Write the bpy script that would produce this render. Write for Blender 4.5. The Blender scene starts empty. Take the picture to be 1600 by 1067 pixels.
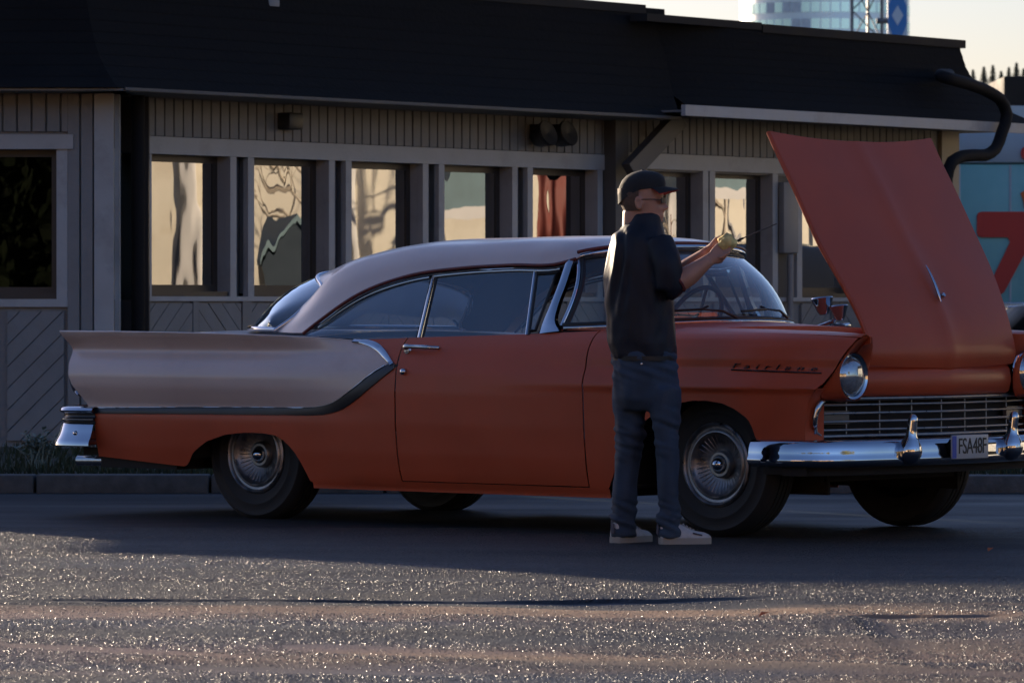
import bpy, bmesh, math, random
import numpy as np
from mathutils import Vector, Matrix
random.seed(7); rng = np.random.default_rng(7)
scene = bpy.context.scene
COL = scene.collection
R = math.radians

# ------------------------------------------------------------------ camera, sky, sun, exposure
F, H, YH = 7600.0, 1.08, 475.0            # focal length in photo pixels, eye height, horizon row
cam_d = bpy.data.cameras.new('camera'); cam = bpy.data.objects.new('camera', cam_d); COL.objects.link(cam)
cam.location = (0, 0, H)
cam.rotation_euler = (R(90) - math.atan((533.5 - YH) / F), 0, 0)
cam_d.lens = 36 * F / 1600; cam_d.sensor_width = 36; cam_d.sensor_fit = 'HORIZONTAL'
cam_d.clip_start = 0.5; cam_d.clip_end = 3000
cam_d.dof.use_dof = True; cam_d.dof.focus_distance = 22.6; cam_d.dof.aperture_fstop = 12.0
scene.camera = cam

SUN_AZ = R(34.8)                          # sun stands this far left of straight ahead
SUN_EL = R(10.0)
sun_vec = Vector((-math.sin(SUN_AZ) * math.cos(SUN_EL), math.cos(SUN_AZ) * math.cos(SUN_EL), math.sin(SUN_EL)))
world = bpy.data.worlds.new('World'); scene.world = world; world.use_nodes = True
wn = world.node_tree; wn.nodes.clear()
wo = wn.nodes.new('ShaderNodeOutputWorld'); bg = wn.nodes.new('ShaderNodeBackground'); sky = wn.nodes.new('ShaderNodeTexSky')
sky.sky_type = 'NISHITA'; sky.sun_disc = False
sky.sun_elevation = SUN_EL; sky.sun_rotation = -SUN_AZ
sky.air_density = 1.0; sky.dust_density = 0.8; sky.ozone_density = 3.0
bg.inputs['Strength'].default_value = 0.068
wb_ = wn.nodes.new('ShaderNodeMixRGB'); wb_.blend_type = 'MULTIPLY'; wb_.inputs[0].default_value = 1; wb_.inputs['Color2'].default_value = (1.06, .945, 1.12, 1)   # cool white balance
wn.links.new(sky.outputs[0], wb_.inputs['Color1']); wn.links.new(wb_.outputs[0], bg.inputs[0]); wn.links.new(bg.outputs[0], wo.inputs[0])
sl = bpy.data.lights.new('sun', 'SUN'); sl.energy = 5.0; sl.angle = R(0.5); sl.color = (1.0, 0.80, 0.58)
so = bpy.data.objects.new('sun', sl); COL.objects.link(so)
so.rotation_euler = sun_vec.to_track_quat('Z', 'Y').to_euler()
scene.view_settings.view_transform = 'Standard'; scene.view_settings.look = 'None'
scene.view_settings.exposure = 1.33; scene.view_settings.gamma = 1.0
scene.render.engine = 'CYCLES'
scene.cycles.max_bounces = 8; scene.cycles.transparent_max_bounces = 12
scene.cycles.caustics_reflective = False; scene.cycles.caustics_refractive = False
scene.cycles.use_denoising = True

# ------------------------------------------------------------------ helpers: materials
def nodes_of(m):
    m.use_nodes = True; nt = m.node_tree
    return nt, nt.nodes.get('Principled BSDF'), nt.links
def mat(name, col, rough=0.5, metal=0.0, var=0.12, vscale=3.0, bump=0.0, bscale=60.0, coat=0.0, spec=0.5, rvar=0.1, dirt=None, dscale=2.0):
    m = bpy.data.materials.new(name); nt, b, L = nodes_of(m)
    tc = nt.nodes.new('ShaderNodeTexCoord')
    n1 = nt.nodes.new('ShaderNodeTexNoise'); n1.inputs['Scale'].default_value = vscale; n1.inputs['Detail'].default_value = 6
    L.new(tc.outputs['Object'], n1.inputs['Vector'])
    cr = nt.nodes.new('ShaderNodeValToRGB'); L.new(n1.outputs['Fac'], cr.inputs['Fac'])
    cr.color_ramp.elements[0].position = 0.3; cr.color_ramp.elements[1].position = 0.7
    cr.color_ramp.elements[0].color = tuple(c * (1 - var) for c in col) + (1,)
    cr.color_ramp.elements[1].color = tuple(min(1, c * (1 + var)) for c in col) + (1,)
    out = cr.outputs['Color']
    if dirt:
        n2 = nt.nodes.new('ShaderNodeTexNoise'); n2.inputs['Scale'].default_value = dscale; n2.inputs['Detail'].default_value = 9; n2.inputs['Roughness'].default_value = .7
        L.new(tc.outputs['Object'], n2.inputs['Vector'])
        r2 = nt.nodes.new('ShaderNodeValToRGB'); r2.color_ramp.elements[0].position = .52; r2.color_ramp.elements[1].position = .72
        L.new(n2.outputs['Fac'], r2.inputs['Fac'])
        mx = nt.nodes.new('ShaderNodeMixRGB'); mx.inputs['Color2'].default_value = tuple(dirt) + (1,)
        L.new(r2.outputs['Color'], mx.inputs['Fac']); L.new(out, mx.inputs['Color1']); out = mx.outputs['Color']
    L.new(out, b.inputs['Base Color'])
    b.inputs['Metallic'].default_value = metal
    b.inputs['Specular IOR Level'].default_value = spec
    mr = nt.nodes.new('ShaderNodeMapRange'); L.new(n1.outputs['Fac'], mr.inputs['Value'])
    mr.inputs['From Min'].default_value = .3; mr.inputs['From Max'].default_value = .7
    mr.inputs['To Min'].default_value = max(0.01, rough * (1 - rvar)); mr.inputs['To Max'].default_value = min(1, rough * (1 + rvar))
    L.new(mr.outputs['Result'], b.inputs['Roughness'])
    if coat:
        b.inputs['Coat Weight'].default_value = coat; b.inputs['Coat Roughness'].default_value = 0.12
    if bump:
        n3 = nt.nodes.new('ShaderNodeTexNoise'); n3.inputs['Scale'].default_value = bscale; n3.inputs['Detail'].default_value = 5
        L.new(tc.outputs['Object'], n3.inputs['Vector'])
        bp = nt.nodes.new('ShaderNodeBump'); bp.inputs['Strength'].default_value = bump; bp.inputs['Distance'].default_value = 0.01
        L.new(n3.outputs['Fac'], bp.inputs['Height']); L.new(bp.outputs['Normal'], b.inputs['Normal'])
    return m
def glass_mat(name, tint=(.75, .85, .85), ior=1.5, gain=1.0, rough=0.0, wave=0.0, wscale=1.2, dust_and_light=0.0):
    m = bpy.data.materials.new(name); m.use_nodes = True; nt = m.node_tree; nt.nodes.clear(); L = nt.links
    o = nt.nodes.new('ShaderNodeOutputMaterial'); mix = nt.nodes.new('ShaderNodeMixShader')
    tr = nt.nodes.new('ShaderNodeBsdfTransparent'); tr.inputs['Color'].default_value = tuple(tint) + (1,)
    gl = nt.nodes.new('ShaderNodeBsdfGlossy'); gl.inputs['Roughness'].default_value = rough; gl.inputs['Color'].default_value = ((.72, .88, 1, 1) if 'car' in name else (1, 1, 1, 1))  # car glass: blue of the sky put into the reflection colour
    fr = nt.nodes.new('ShaderNodeFresnel'); fr.inputs['IOR'].default_value = ior
    mm = nt.nodes.new('ShaderNodeMath'); mm.operation = 'MULTIPLY'; mm.inputs[1].default_value = gain; mm.use_clamp = True
    L.new(fr.outputs[0], mm.inputs[0]); L.new(mm.outputs[0], mix.inputs[0])
    L.new(tr.outputs[0], mix.inputs[1]); L.new(gl.outputs[0], mix.inputs[2])
    res = mix.outputs[0]
    tc = nt.nodes.new('ShaderNodeTexCoord')
    if dust_and_light:
        di = nt.nodes.new('ShaderNodeBsdfDiffuse'); di.inputs['Color'].default_value = (.45, .5, .5, 1)
        nz = nt.nodes.new('ShaderNodeTexNoise'); nz.inputs['Scale'].default_value = 4; nz.inputs['Detail'].default_value = 8
        L.new(tc.outputs['Object'], nz.inputs['Vector'])
        mu = nt.nodes.new('ShaderNodeMath'); mu.operation = 'MULTIPLY'; mu.inputs[1].default_value = dust_and_light; L.new(nz.outputs['Fac'], mu.inputs[0])
        m2 = nt.nodes.new('ShaderNodeMixShader'); L.new(mu.outputs[0], m2.inputs[0]); L.new(res, m2.inputs[1]); L.new(di.outputs[0], m2.inputs[2]); res = m2.outputs[0]
    if wave:
        n = nt.nodes.new('ShaderNodeTexNoise'); n.inputs['Scale'].default_value = wscale; n.inputs['Detail'].default_value = 1.5
        mp = nt.nodes.new('ShaderNodeMapping'); mp.inputs['Scale'].default_value = (1.6, 1, .7)
        L.new(tc.outputs['Object'], mp.inputs['Vector']); L.new(mp.outputs[0], n.inputs['Vector'])
        b = nt.nodes.new('ShaderNodeBump'); b.inputs['Strength'].default_value = 1; b.inputs['Distance'].default_value = wave
        L.new(n.outputs['Fac'], b.inputs['Height']); L.new(b.outputs[0], gl.inputs['Normal'])
    L.new(res, o.inputs['Surface'])
    return m

RED = (0.43, 0.076, 0.030)
M = {}
M['red'] = mat('faded_red_paint', RED, .42, var=.10, vscale=2.2, coat=.07, bump=.03, bscale=220, dirt=(.42, .085, .035), dscale=1.6, spec=.3)
M['cream'] = mat('cream_paint', (.53, .425, .38), .34, var=.06, vscale=2.0, coat=.45, bump=.03, bscale=220, dirt=(.48, .37, .33), dscale=3)
M['darkred'] = mat('dark_red_reveal_paint', (.11, .018, .014), .45)
M['chrome'] = mat('chrome', (.52, .55, .60), .05, 1, var=.04, vscale=9, rvar=.7)
M['dullchrome'] = mat('pitted_chrome', (.52, .52, .52), .20, 1, var=.12, vscale=30, bump=.05, bscale=120, rvar=.5)
M['hubsteel'] = mat('tarnished_hubcap', (.27, .26, .26), .42, 1, var=.2, vscale=25, rvar=.4)
M['darkmetal'] = mat('dark_metal_trim', (.035, .036, .042), .32, .6, var=.2)
M['black'] = mat('black_rubber', (.012, .012, .013), .75, bump=.2, bscale=150)
M['seal'] = mat('black_window_seal', (.01, .01, .01), .5)
M['under'] = mat('sooty_underbody', (.012, .011, .010), .9)
M['bay'] = mat('engine_bay_paint', (.10, .02, .014), .6, var=.3, vscale=8)
M['iron'] = mat('oily_cast_iron', (.05, .05, .052), .5, .4, var=.4, vscale=12)
M['vinyl'] = mat('pale_seat_vinyl', (.42, .38, .35), .5, bump=.1, bscale=80)
M['vinylred'] = mat('red_seat_vinyl', (.16, .03, .025), .5, bump=.1, bscale=80)
M['dash'] = mat('dashboard_paint', (.05, .035, .035), .45)
M['carglass'] = glass_mat('car_glass', (.94, .98, 1.0), 1.5, 2.3, dust_and_light=.15)  # pale layer partly stands for light seen through the far windows
M['wsglass'] = glass_mat('windscreen_glass', (.78, .86, .84), 1.5, 1.6, dust_and_light=.16)
M['lens'] = mat('headlight_lens', (.42, .46, .5), .07, .75, var=.2, vscale=40)
M['redlens'] = mat('tail_lens', (.35, .01, .01), .15, coat=.6)
M['amber'] = mat('parking_lens', (.12, .11, .10), .2)
M['platewhite'] = mat('plate_white', (.42, .42, .42), .45, var=.04)
M['plateblue'] = mat('plate_blue', (.02, .06, .35), .4)
M['ink'] = mat('black_ink', (.01, .01, .01), .5)

# ------------------------------------------------------------------ helpers: geometry
def tag(o, label=None, cat=None, group=None, kind=None):
    if label: o['label'] = label
    if cat: o['category'] = cat
    if group: o['group'] = group
    if kind: o['kind'] = kind
    return o
def empty(name, loc=(0, 0, 0), rz=0.0):
    o = bpy.data.objects.new(name, None); COL.objects.link(o); o.location = loc; o.rotation_euler = (0, 0, rz); o.empty_display_size = .2
    return o
def link(name, me, material=None, parent=None):
    o = bpy.data.objects.new(name, me); COL.objects.link(o)
    if material is not None and len(me.materials) == 0: me.materials.append(material)
    if parent is not None: o.parent = parent
    return o
def mesh(name, verts, faces, smooth=None):
    me = bpy.data.meshes.new(name); me.from_pydata([tuple(map(float, v)) for v in verts], [], [tuple(f) for f in faces]); me.update()
    if smooth is not None:
        me.polygons.foreach_set('use_smooth', [True] * len(me.polygons))
        if smooth < 179: me.set_sharp_from_angle(angle=R(smooth))
    return me
def obj(name, vf, material, parent=None, smooth=None):
    return link(name, mesh(name, vf[0], vf[1], smooth), material, parent)
def join(*vfs):
    V = []; Fc = []
    for v, f in vfs:
        n = len(V); V += [tuple(p) for p in v]; Fc += [tuple(i + n for i in q) for q in f]
    return V, Fc
def box(x0, x1, y0, y1, z0, z1):
    v = [(x, y, z) for z in (z0, z1) for y in (y0, y1) for x in (x0, x1)]
    return v, [(0, 2, 3, 1), (4, 5, 7, 6), (0, 1, 5, 4), (2, 6, 7, 3), (0, 4, 6, 2), (1, 3, 7, 5)]
def bbox(x0, x1, y0, y1, z0, z1, b=.01, seg=2):
    bm = bmesh.new(); v, f = box(x0, x1, y0, y1, z0, z1); vs = [bm.verts.new(p) for p in v]
    for q in f: bm.faces.new([vs[i] for i in q])
    bmesh.ops.bevel(bm, geom=list(bm.edges), offset=b, segments=seg, affect='EDGES', profile=.5)
    bm.verts.index_update()
    out = [tuple(x.co) for x in bm.verts], [tuple(x.index for x in q.verts) for q in bm.faces]; bm.free(); return out
def grid(P, flip=False, closeu=False):
    P = np.asarray(P, float); n, m = P.shape[:2]; V = P.reshape(-1, 3); Fc = []
    for i in range(n if closeu else n - 1):
        for j in range(m - 1):
            a, b, c, d = i * m + j, ((i + 1) % n) * m + j, ((i + 1) % n) * m + j + 1, i * m + j + 1
            Fc.append((a, d, c, b) if flip else (a, b, c, d))
    return V.tolist(), Fc
def thick(vf, t):
    """give an open sheet a real thickness t, pushed against its normal"""
    me = mesh('tmp', *vf); bm = bmesh.new(); bm.from_mesh(me); bm.normal_update()
    bmesh.ops.solidify(bm, geom=list(bm.faces), thickness=t); bm.verts.index_update()
    out = [tuple(x.co) for x in bm.verts], [tuple(x.index for x in q.verts) for q in bm.faces]; bm.free(); bpy.data.meshes.remove(me); return out
def frames(path):
    P = [Vector(p) for p in path]; T = []
    for i in range(len(P)):
        a = P[max(0, i - 1)]; b = P[min(len(P) - 1, i + 1)]; T.append((b - a).normalized())
    up = Vector((0, 0, 1))
    if abs(T[0].dot(up)) > .9: up = Vector((1, 0, 0))
    n = (up - T[0] * up.dot(T[0])).normalized(); N = [n]
    for i in range(1, len(P)):
        n = N[-1] - T[i] * N[-1].dot(T[i]); N.append(n.normalized() if n.length > 1e-6 else N[-1])
    return P, T, N
def tube(path, r, n=10, cap=True, flat=1.0):
    P, T, N = frames(path); V = []; Fc = []
    rs = r if hasattr(r, '__len__') else [r] * len(P)
    for p, t, nn, q in zip(P, T, N, rs):
        bb = t.cross(nn)
        for k in range(n):
            a = 2 * math.pi * k / n; V.append(tuple(p + nn * (math.cos(a) * q) + bb * (math.sin(a) * q * flat)))
    for i in range(len(P) - 1):
        for k in range(n):
            a, b = i * n + k, i * n + (k + 1) % n; Fc.append((a, b, b + n, a + n))
    if cap: Fc.append(tuple(range(n))[::-1]); Fc.append(tuple((len(P) - 1) * n + k for k in range(n)))
    return V, Fc
def lathe(prof, n=32, axis='y', c=(0, 0, 0), cap=False):
    """profile of (radius, height along axis)"""
    V = []; Fc = []; m = len(prof)
    for k in range(n):
        a = 2 * math.pi * k / n
        for r, h in prof:
            p = {'y': (r * math.cos(a), h, r * math.sin(a)), 'z': (r * math.cos(a), r * math.sin(a), h), 'x': (h, r * math.cos(a), r * math.sin(a))}[axis]
            V.append((p[0] + c[0], p[1] + c[1], p[2] + c[2]))
    for k in range(n):
        for j in range(m - 1):
            a, b = k * m + j, ((k + 1) % n) * m + j; Fc.append((a, a + 1, b + 1, b))
    return V, Fc
def prism(poly, a, b, ax='y'):
    """polygon of 2D points extruded along ax from a to b; other two axes keep order"""
    n = len(poly); V = []
    for h in (a, b):
        for p, q in poly:
            V.append({'y': (p, h, q), 'x': (h, p, q), 'z': (p, q, h)}[ax])
    Fc = [tuple(range(n)), tuple(range(2 * n - 1, n - 1, -1))] + [(i, i + n, (i + 1) % n + n, (i + 1) % n) for i in range(n)]
    return V, Fc
def xf(vf, Mx):
    return [tuple(Mx @ Vector(p)) for p in vf[0]], vf[1]
def catmull(pts, n):
    P = np.asarray(pts, float); d = np.r_[0, np.cumsum(np.linalg.norm(np.diff(P, axis=0), axis=1))]; t = np.linspace(0, d[-1], n)
    m = np.gradient(P, d, axis=0)
    i = np.clip(np.searchsorted(d, t, side='right') - 1, 0, len(P) - 2); h = (d[i + 1] - d[i])[:, None]; s = ((t - d[i]) / (d[i + 1] - d[i]))[:, None]
    return (2 * s**3 - 3 * s**2 + 1) * P[i] + (s**3 - 2 * s**2 + s) * h * m[i] + (-2 * s**3 + 3 * s**2) * P[i + 1] + (s**3 - s**2) * h * m[i + 1]
def sstep(a, b, x):
    t = np.clip((np.asarray(x, float) - a) / (b - a), 0, 1); return t * t * (3 - 2 * t)
def evald(o):
    """replace an object's mesh by its evaluated (modified) mesh"""
    dg = bpy.context.evaluated_depsgraph_get(); me = bpy.data.meshes.new_from_object(o.evaluated_get(dg)); old = o.data
    o.modifiers.clear(); o.data = me; return o
def text_mesh(s, size, ext, shear=0.0, space=1.0):
    cu = bpy.data.curves.new('t', 'FONT'); cu.body = s; cu.size = size; cu.extrude = ext; cu.shear = shear; cu.space_character = space; cu.align_x = 'CENTER'; cu.align_y = 'CENTER'
    o = bpy.data.objects.new('t', cu); COL.objects.link(o)
    dg = bpy.context.evaluated_depsgraph_get(); me = bpy.data.meshes.new_from_object(o.evaluated_get(dg))
    v = [tuple(x.co) for x in me.vertices]; f = [tuple(p.vertices) for p in me.polygons]
    bpy.data.objects.remove(o); bpy.data.meshes.remove(me); return v, f

# ------------------------------------------------------------------ ground: one sheet of worn asphalt, to the horizon
def asphalt_mat():
    m = bpy.data.materials.new('worn_damp_asphalt'); nt, b, L = nodes_of(m); N = nt.nodes.new
    tc = N('ShaderNodeTexCoord')
    vo = N('ShaderNodeTexVoronoi'); vo.inputs['Scale'].default_value = 70; vo.inputs['Randomness'].default_value = 1
    vo2 = N('ShaderNodeTexVoronoi'); vo2.inputs['Scale'].default_value = 150
    big = N('ShaderNodeTexNoise'); big.inputs['Scale'].default_value = .9; big.inputs['Detail'].default_value = 5
    mp = N('ShaderNodeMapping'); mp.inputs['Scale'].default_value = (.45, 1.3, 1)
    L.new(tc.outputs['Object'], mp.inputs['Vector']); L.new(mp.outputs[0], big.inputs['Vector'])
    for v in (vo, vo2): L.new(tc.outputs['Object'], v.inputs['Vector'])
    # colour: binder and stones, plus a sandy deposit along the patch edge
    c1 = N('ShaderNodeValToRGB'); L.new(vo.outputs['Color'], c1.inputs['Fac'])
    c1.color_ramp.elements[0].color = (.008, .0098, .0125, 1); c1.color_ramp.elements[1].color = (.022, .0255, .030, 1)
    sx = N('ShaderNodeSeparateXYZ'); L.new(tc.outputs['Object'], sx.inputs[0])
    su = N('ShaderNodeMath'); su.operation = 'SUBTRACT'; su.inputs[1].default_value = 17.05; L.new(sx.outputs['Y'], su.inputs[0])
    ab = N('ShaderNodeMath'); ab.operation = 'ABSOLUTE'; L.new(su.outputs[0], ab.inputs[0])
    nz = N('ShaderNodeTexNoise'); nz.inputs['Scale'].default_value = 1.1; nz.inputs['Detail'].default_value = 6; L.new(mp.outputs[0], nz.inputs['Vector'])
    wd = N('ShaderNodeMath'); wd.operation = 'MULTIPLY_ADD'; wd.inputs[1].default_value = 1.3; wd.inputs[2].default_value = -.18; L.new(nz.outputs['Fac'], wd.inputs[0])
    mr = N('ShaderNodeMath'); mr.operation = 'SUBTRACT'; L.new(wd.outputs[0], mr.inputs[0]); L.new(ab.outputs[0], mr.inputs[1])
    ms = N('ShaderNodeMapRange'); ms.inputs['From Min'].default_value = 0; ms.inputs['From Max'].default_value = .25; L.new(mr.outputs[0], ms.inputs['Value'])
    mx = N('ShaderNodeMixRGB'); mx.inputs['Color2'].default_value = (.33, .20, .11, 1)
    mf = N('ShaderNodeMath'); mf.operation = 'MULTIPLY'; mf.inputs[1].default_value = .75; L.new(ms.outputs[0], mf.inputs[0]); L.new(mf.outputs[0], mx.inputs['Fac'])
    fz = N('ShaderNodeMapRange'); fz.inputs['From Min'].default_value = 17.3; fz.inputs['From Max'].default_value = 15.0; fz.inputs['To Max'].default_value = 1; L.new(sx.outputs['Y'], fz.inputs['Value'])
    n4 = N('ShaderNodeTexNoise'); n4.inputs['Scale'].default_value = .8; n4.inputs['Detail'].default_value = 7; L.new(mp.outputs[0], n4.inputs['Vector'])
    m4 = N('ShaderNodeMapRange'); m4.inputs['From Min'].default_value = .40; m4.inputs['From Max'].default_value = .62; m4.inputs['To Max'].default_value = .9; L.new(n4.outputs['Fac'], m4.inputs['Value'])
    m5 = N('ShaderNodeMath'); m5.operation = 'MULTIPLY'; L.new(fz.outputs[0], m5.inputs[0]); L.new(m4.outputs[0], m5.inputs[1])
    mx0 = N('ShaderNodeMixRGB'); mx0.inputs['Color2'].default_value = (.21, .122, .066, 1); L.new(m5.outputs[0], mx0.inputs['Fac']); L.new(c1.outputs['Color'], mx0.inputs['Color1'])
    L.new(mx0.outputs[0], mx.inputs['Color1']); L.new(mx.outputs[0], b.inputs['Base Color'])
    # gloss: damp patches are smoother
    r = N('ShaderNodeMapRange'); L.new(big.outputs['Fac'], r.inputs['Value'])
    r.inputs['From Min'].default_value = .35; r.inputs['From Max'].default_value = .65; r.inputs['To Min'].default_value = .50; r.inputs['To Max'].default_value = .72
    L.new(r.outputs[0], b.inputs['Roughness'])
    b.inputs['Specular IOR Level'].default_value = .26
    # relief: stones standing out of the binder
    i1 = N('ShaderNodeMath'); i1.operation = 'MULTIPLY_ADD'; i1.inputs[1].default_value = -1; i1.inputs[2].default_value = 1; L.new(vo.outputs['Distance'], i1.inputs[0])
    i2 = N('ShaderNodeMath'); i2.operation = 'MULTIPLY_ADD'; i2.inputs[1].default_value = -.45; L.new(vo2.outputs['Distance'], i2.inputs[0]); L.new(i1.outputs[0], i2.inputs[2])
    bp = N('ShaderNodeBump'); bp.inputs['Strength'].default_value = .4; bp.inputs['Distance'].default_value = .004
    L.new(i2.outputs[0], bp.inputs['Height']); L.new(bp.outputs[0], b.inputs['Normal'])
    return m
M['asphalt'] = asphalt_mat()
def ground_z(x, y):
    ye = np.where(x < 1.1, 17.65 + .105 * (x + 1.5), 16.85 + .02 * x) + .02 * np.sin(x * 7.3) + .012 * np.sin(x * 19 + 1)
    amp = np.where(x < 1.1, sstep(-2.1, -.9, x) * (1 - sstep(.7, 1.05, x)), 1.7 * sstep(1.15, 1.3, x) * (1 - sstep(1.62, 1.75, x)))
    amp = amp * (.75 + .35 * np.sin(x * 5.1) * np.sin(x * 2.3 + 1))
    near = 1 - sstep(ye - .012, ye + .012, y)
    z = -.013 * amp * near * sstep(ye - 3.0, ye - .4, y)
    und = .0045 * np.sin(y * 5.2 + .9 * x + 1.2 * np.sin(x * 1.1)) + .004 * np.sin(y * 2.7 - .7 * x + 2) + .0025 * np.sin(y * 9.1 + 1.6 * x)
    z = z + und * (1 - sstep(18.5, 21, y)) * (1 - sstep(4, 8, abs(x))) * sstep(3, 8, y)
    return z
xs = np.unique(np.r_[-1500, -400, -120, -50, -25, -14, -9, np.arange(-6, -2.6, .3), np.arange(-2.6, 2.6, .05), np.arange(2.6, 6, .3), 9, 14, 25, 50, 120, 400, 1500])
ys = np.unique(np.r_[-1500, -400, -100, -30, -10, 0, 4, 7, np.arange(9, 16.5, .06), np.arange(16.5, 18.3, .016), np.arange(18.3, 22, .12), np.arange(22, 40, 1.0), 50, 80, 150, 400, 1500])
GX, GY = np.meshgrid(xs, ys, indexing='ij')
g = obj('ground', grid(np.stack([GX, GY, ground_z(GX, GY)], -1)), M['asphalt'], smooth=40)
tag(g, 'damp dark asphalt car park with a ragged patch edge', 'ground', kind='structure')

# the stones that stand out of the asphalt, as one mass
def aggregate():
    n = 1250000; d = np.sqrt(rng.uniform(11.0 ** 2, 23.5 ** 2, n)); x = rng.uniform(-.148, .148, n) * d
    st = .5 + .32 * np.sin(d * 3.1 + .5 * x + 1.3 * np.sin(x * .9 + d * .35)) + .22 * np.sin(d * 6.7 - 1.1 * x + 2.0) + .18 * np.sin(x * 2.3 + d * 1.7) * np.sin(d * 2.2 - x)
    keep = rng.random(n) < np.clip(.34 + .70 * st + .25 * np.sin(x * 5.3 + 1.9 * np.sin(d * 2.1)) * np.sin(d * 4.7 + x * 1.3), .24, 1) * np.where(d > 19.5, .8, 1)
    ye = np.where(x < 1.1, 17.65 + .105 * (x + 1.5), 16.85 + .02 * x); dn = ye - d
    keep &= ~((dn > -.02) & (dn < .05)); keep &= ~((dn > .1) & (dn < .75 + .25 * np.sin(x * 2)) & (x < 1.1) & (rng.random(n) < .72))
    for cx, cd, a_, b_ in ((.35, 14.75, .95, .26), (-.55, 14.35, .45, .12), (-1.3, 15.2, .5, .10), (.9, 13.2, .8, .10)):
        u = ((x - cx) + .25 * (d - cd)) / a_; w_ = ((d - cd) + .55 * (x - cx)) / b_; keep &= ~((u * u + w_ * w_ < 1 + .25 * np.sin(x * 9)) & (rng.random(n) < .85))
    x, d = x[keep], d[keep]; n = len(x)
    z = ground_z(x, d); me = bpy.data.meshes.new('asphalt_aggregate'); me.vertices.add(n); me.vertices.foreach_set('co', np.stack([x, d, z - .0008], -1).ravel()); me.update()
    o = link('asphalt_aggregate', me); o['kind'] = 'stuff'; tag(o, 'coarse stones standing out of the worn asphalt', 'gravel')
    bm = bmesh.new(); bmesh.ops.create_icosphere(bm, subdivisions=1, radius=1)
    for v_ in bm.verts: v_.co = Vector((v_.co.x * random.uniform(.75, 1.2), v_.co.y * random.uniform(.75, 1.2), v_.co.z * random.uniform(.65, .95)))
    sm = bpy.data.meshes.new('stone'); bm.to_mesh(sm); bm.free(); sm.materials.append(M['chip'])
    so_ = bpy.data.objects.new('stone', sm)
    ng = bpy.data.node_groups.new('scatter', 'GeometryNodeTree'); ng.interface.new_socket('Geometry', in_out='INPUT', socket_type='NodeSocketGeometry'); ng.interface.new_socket('Geometry', in_out='OUTPUT', socket_type='NodeSocketGeometry')
    N = ng.nodes.new; gi, go = N('NodeGroupInput'), N('NodeGroupOutput'); ip = N('GeometryNodeInstanceOnPoints'); oi = N('GeometryNodeObjectInfo'); oi.inputs['Object'].default_value = so_
    rr = N('FunctionNodeRandomValue'); rr.data_type = 'FLOAT_VECTOR'; rr.inputs[0].default_value = (-.5, -.5, 0); rr.inputs[1].default_value = (.5, .5, 6.28)
    rs = N('FunctionNodeRandomValue'); rs.data_type = 'FLOAT'; rs.inputs[2].default_value = .0013; rs.inputs[3].default_value = .0039; rs.inputs['Seed'].default_value = 3
    L = ng.links.new; L(gi.outputs[0], ip.inputs['Points']); L(oi.outputs['Geometry'], ip.inputs['Instance']); L(rr.outputs[0], ip.inputs['Rotation']); L(rs.outputs[1], ip.inputs['Scale']); L(ip.outputs[0], go.inputs[0])
    md = o.modifiers.new('scatter', 'NODES'); md.node_group = ng
M['chip'] = mat('wet_asphalt_stone', (.024, .0175, .0130), .37, var=.4, vscale=40, rvar=.5, spec=.6)
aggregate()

# kerb of separate stones, verge behind it
M['stone'] = mat('kerb_granite', (.075, .073, .070), .75, var=.3, vscale=14, bump=.5, bscale=40)
M['earth'] = mat('verge_soil', (.055, .05, .03), .95, var=.4, vscale=5, bump=.6, bscale=20)
M['grass'] = mat('rough_grass', (.022, .031, .010), .8, var=.5, vscale=3)
M['drygrass'] = mat('pale_dry_stems', (.20, .24, .20), .75, var=.4, vscale=4)
v = obj('verge', grid(np.stack([*np.meshgrid(np.linspace(-14, 12, 60), np.r_[28.02, 28.5, 29.5, 31, 33, 36, 40, 44], indexing='ij'), .085 + .015 * rng.random((60, 8))], -1)), M['earth'], smooth=60)
tag(v, 'strip of soil between the kerb and the building', 'verge', kind='structure')
kerb = empty('kerb', (0, 27.8, 0)); tag(kerb, 'granite kerb of long stones behind the parked car', 'kerb', kind='structure')
kv, kf = bbox(0, .985, 0, .22, -.05, .105, .012); kme = mesh('kerb_stone', kv, kf, 40); kme.materials.append(M['stone'])
for i in range(-9, 9):
    o = link('kerb_stone', kme, parent=kerb); o.location = (i * 1.0 + .28, random.uniform(-.006, .006), random.uniform(-.006, .004)); o.rotation_euler = (0, 0, random.uniform(-.004, .004))
def blades(n, xr, yr, z0, hr, w=.007, lean=.5):
    V = []; Fc = []
    for i in range(n):
        x, y = random.uniform(*xr), random.uniform(*yr); h = random.uniform(*hr); a = random.uniform(0, 6.283); l = random.uniform(.05, lean) * h
        dx, dy = math.cos(a), math.sin(a); k = len(V)
        V += [(x - dy * w, y + dx * w, z0), (x + dy * w, y - dx * w, z0), (x + dx * l * .35 + dy * w * .7, y + dy * l * .35 - dx * w * .7, z0 + h * .6), (x + dx * l, y + dy * l, z0 + h)]
        Fc += [(k, k + 1, k + 2), (k, k + 2, k + 3)]
    return V, Fc
gr = obj('grass', join(blades(9000, (-6.5, 6.5), (28.05, 28.9), 0.08, (.03, .08)), blades(7000, (-6.5, 6.5), (28.9, 32.8), .08, (.04, .10), .009)), M['grass'])
tag(gr, 'rough grass growing on the verge behind the kerb', 'grass', kind='stuff')
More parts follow.
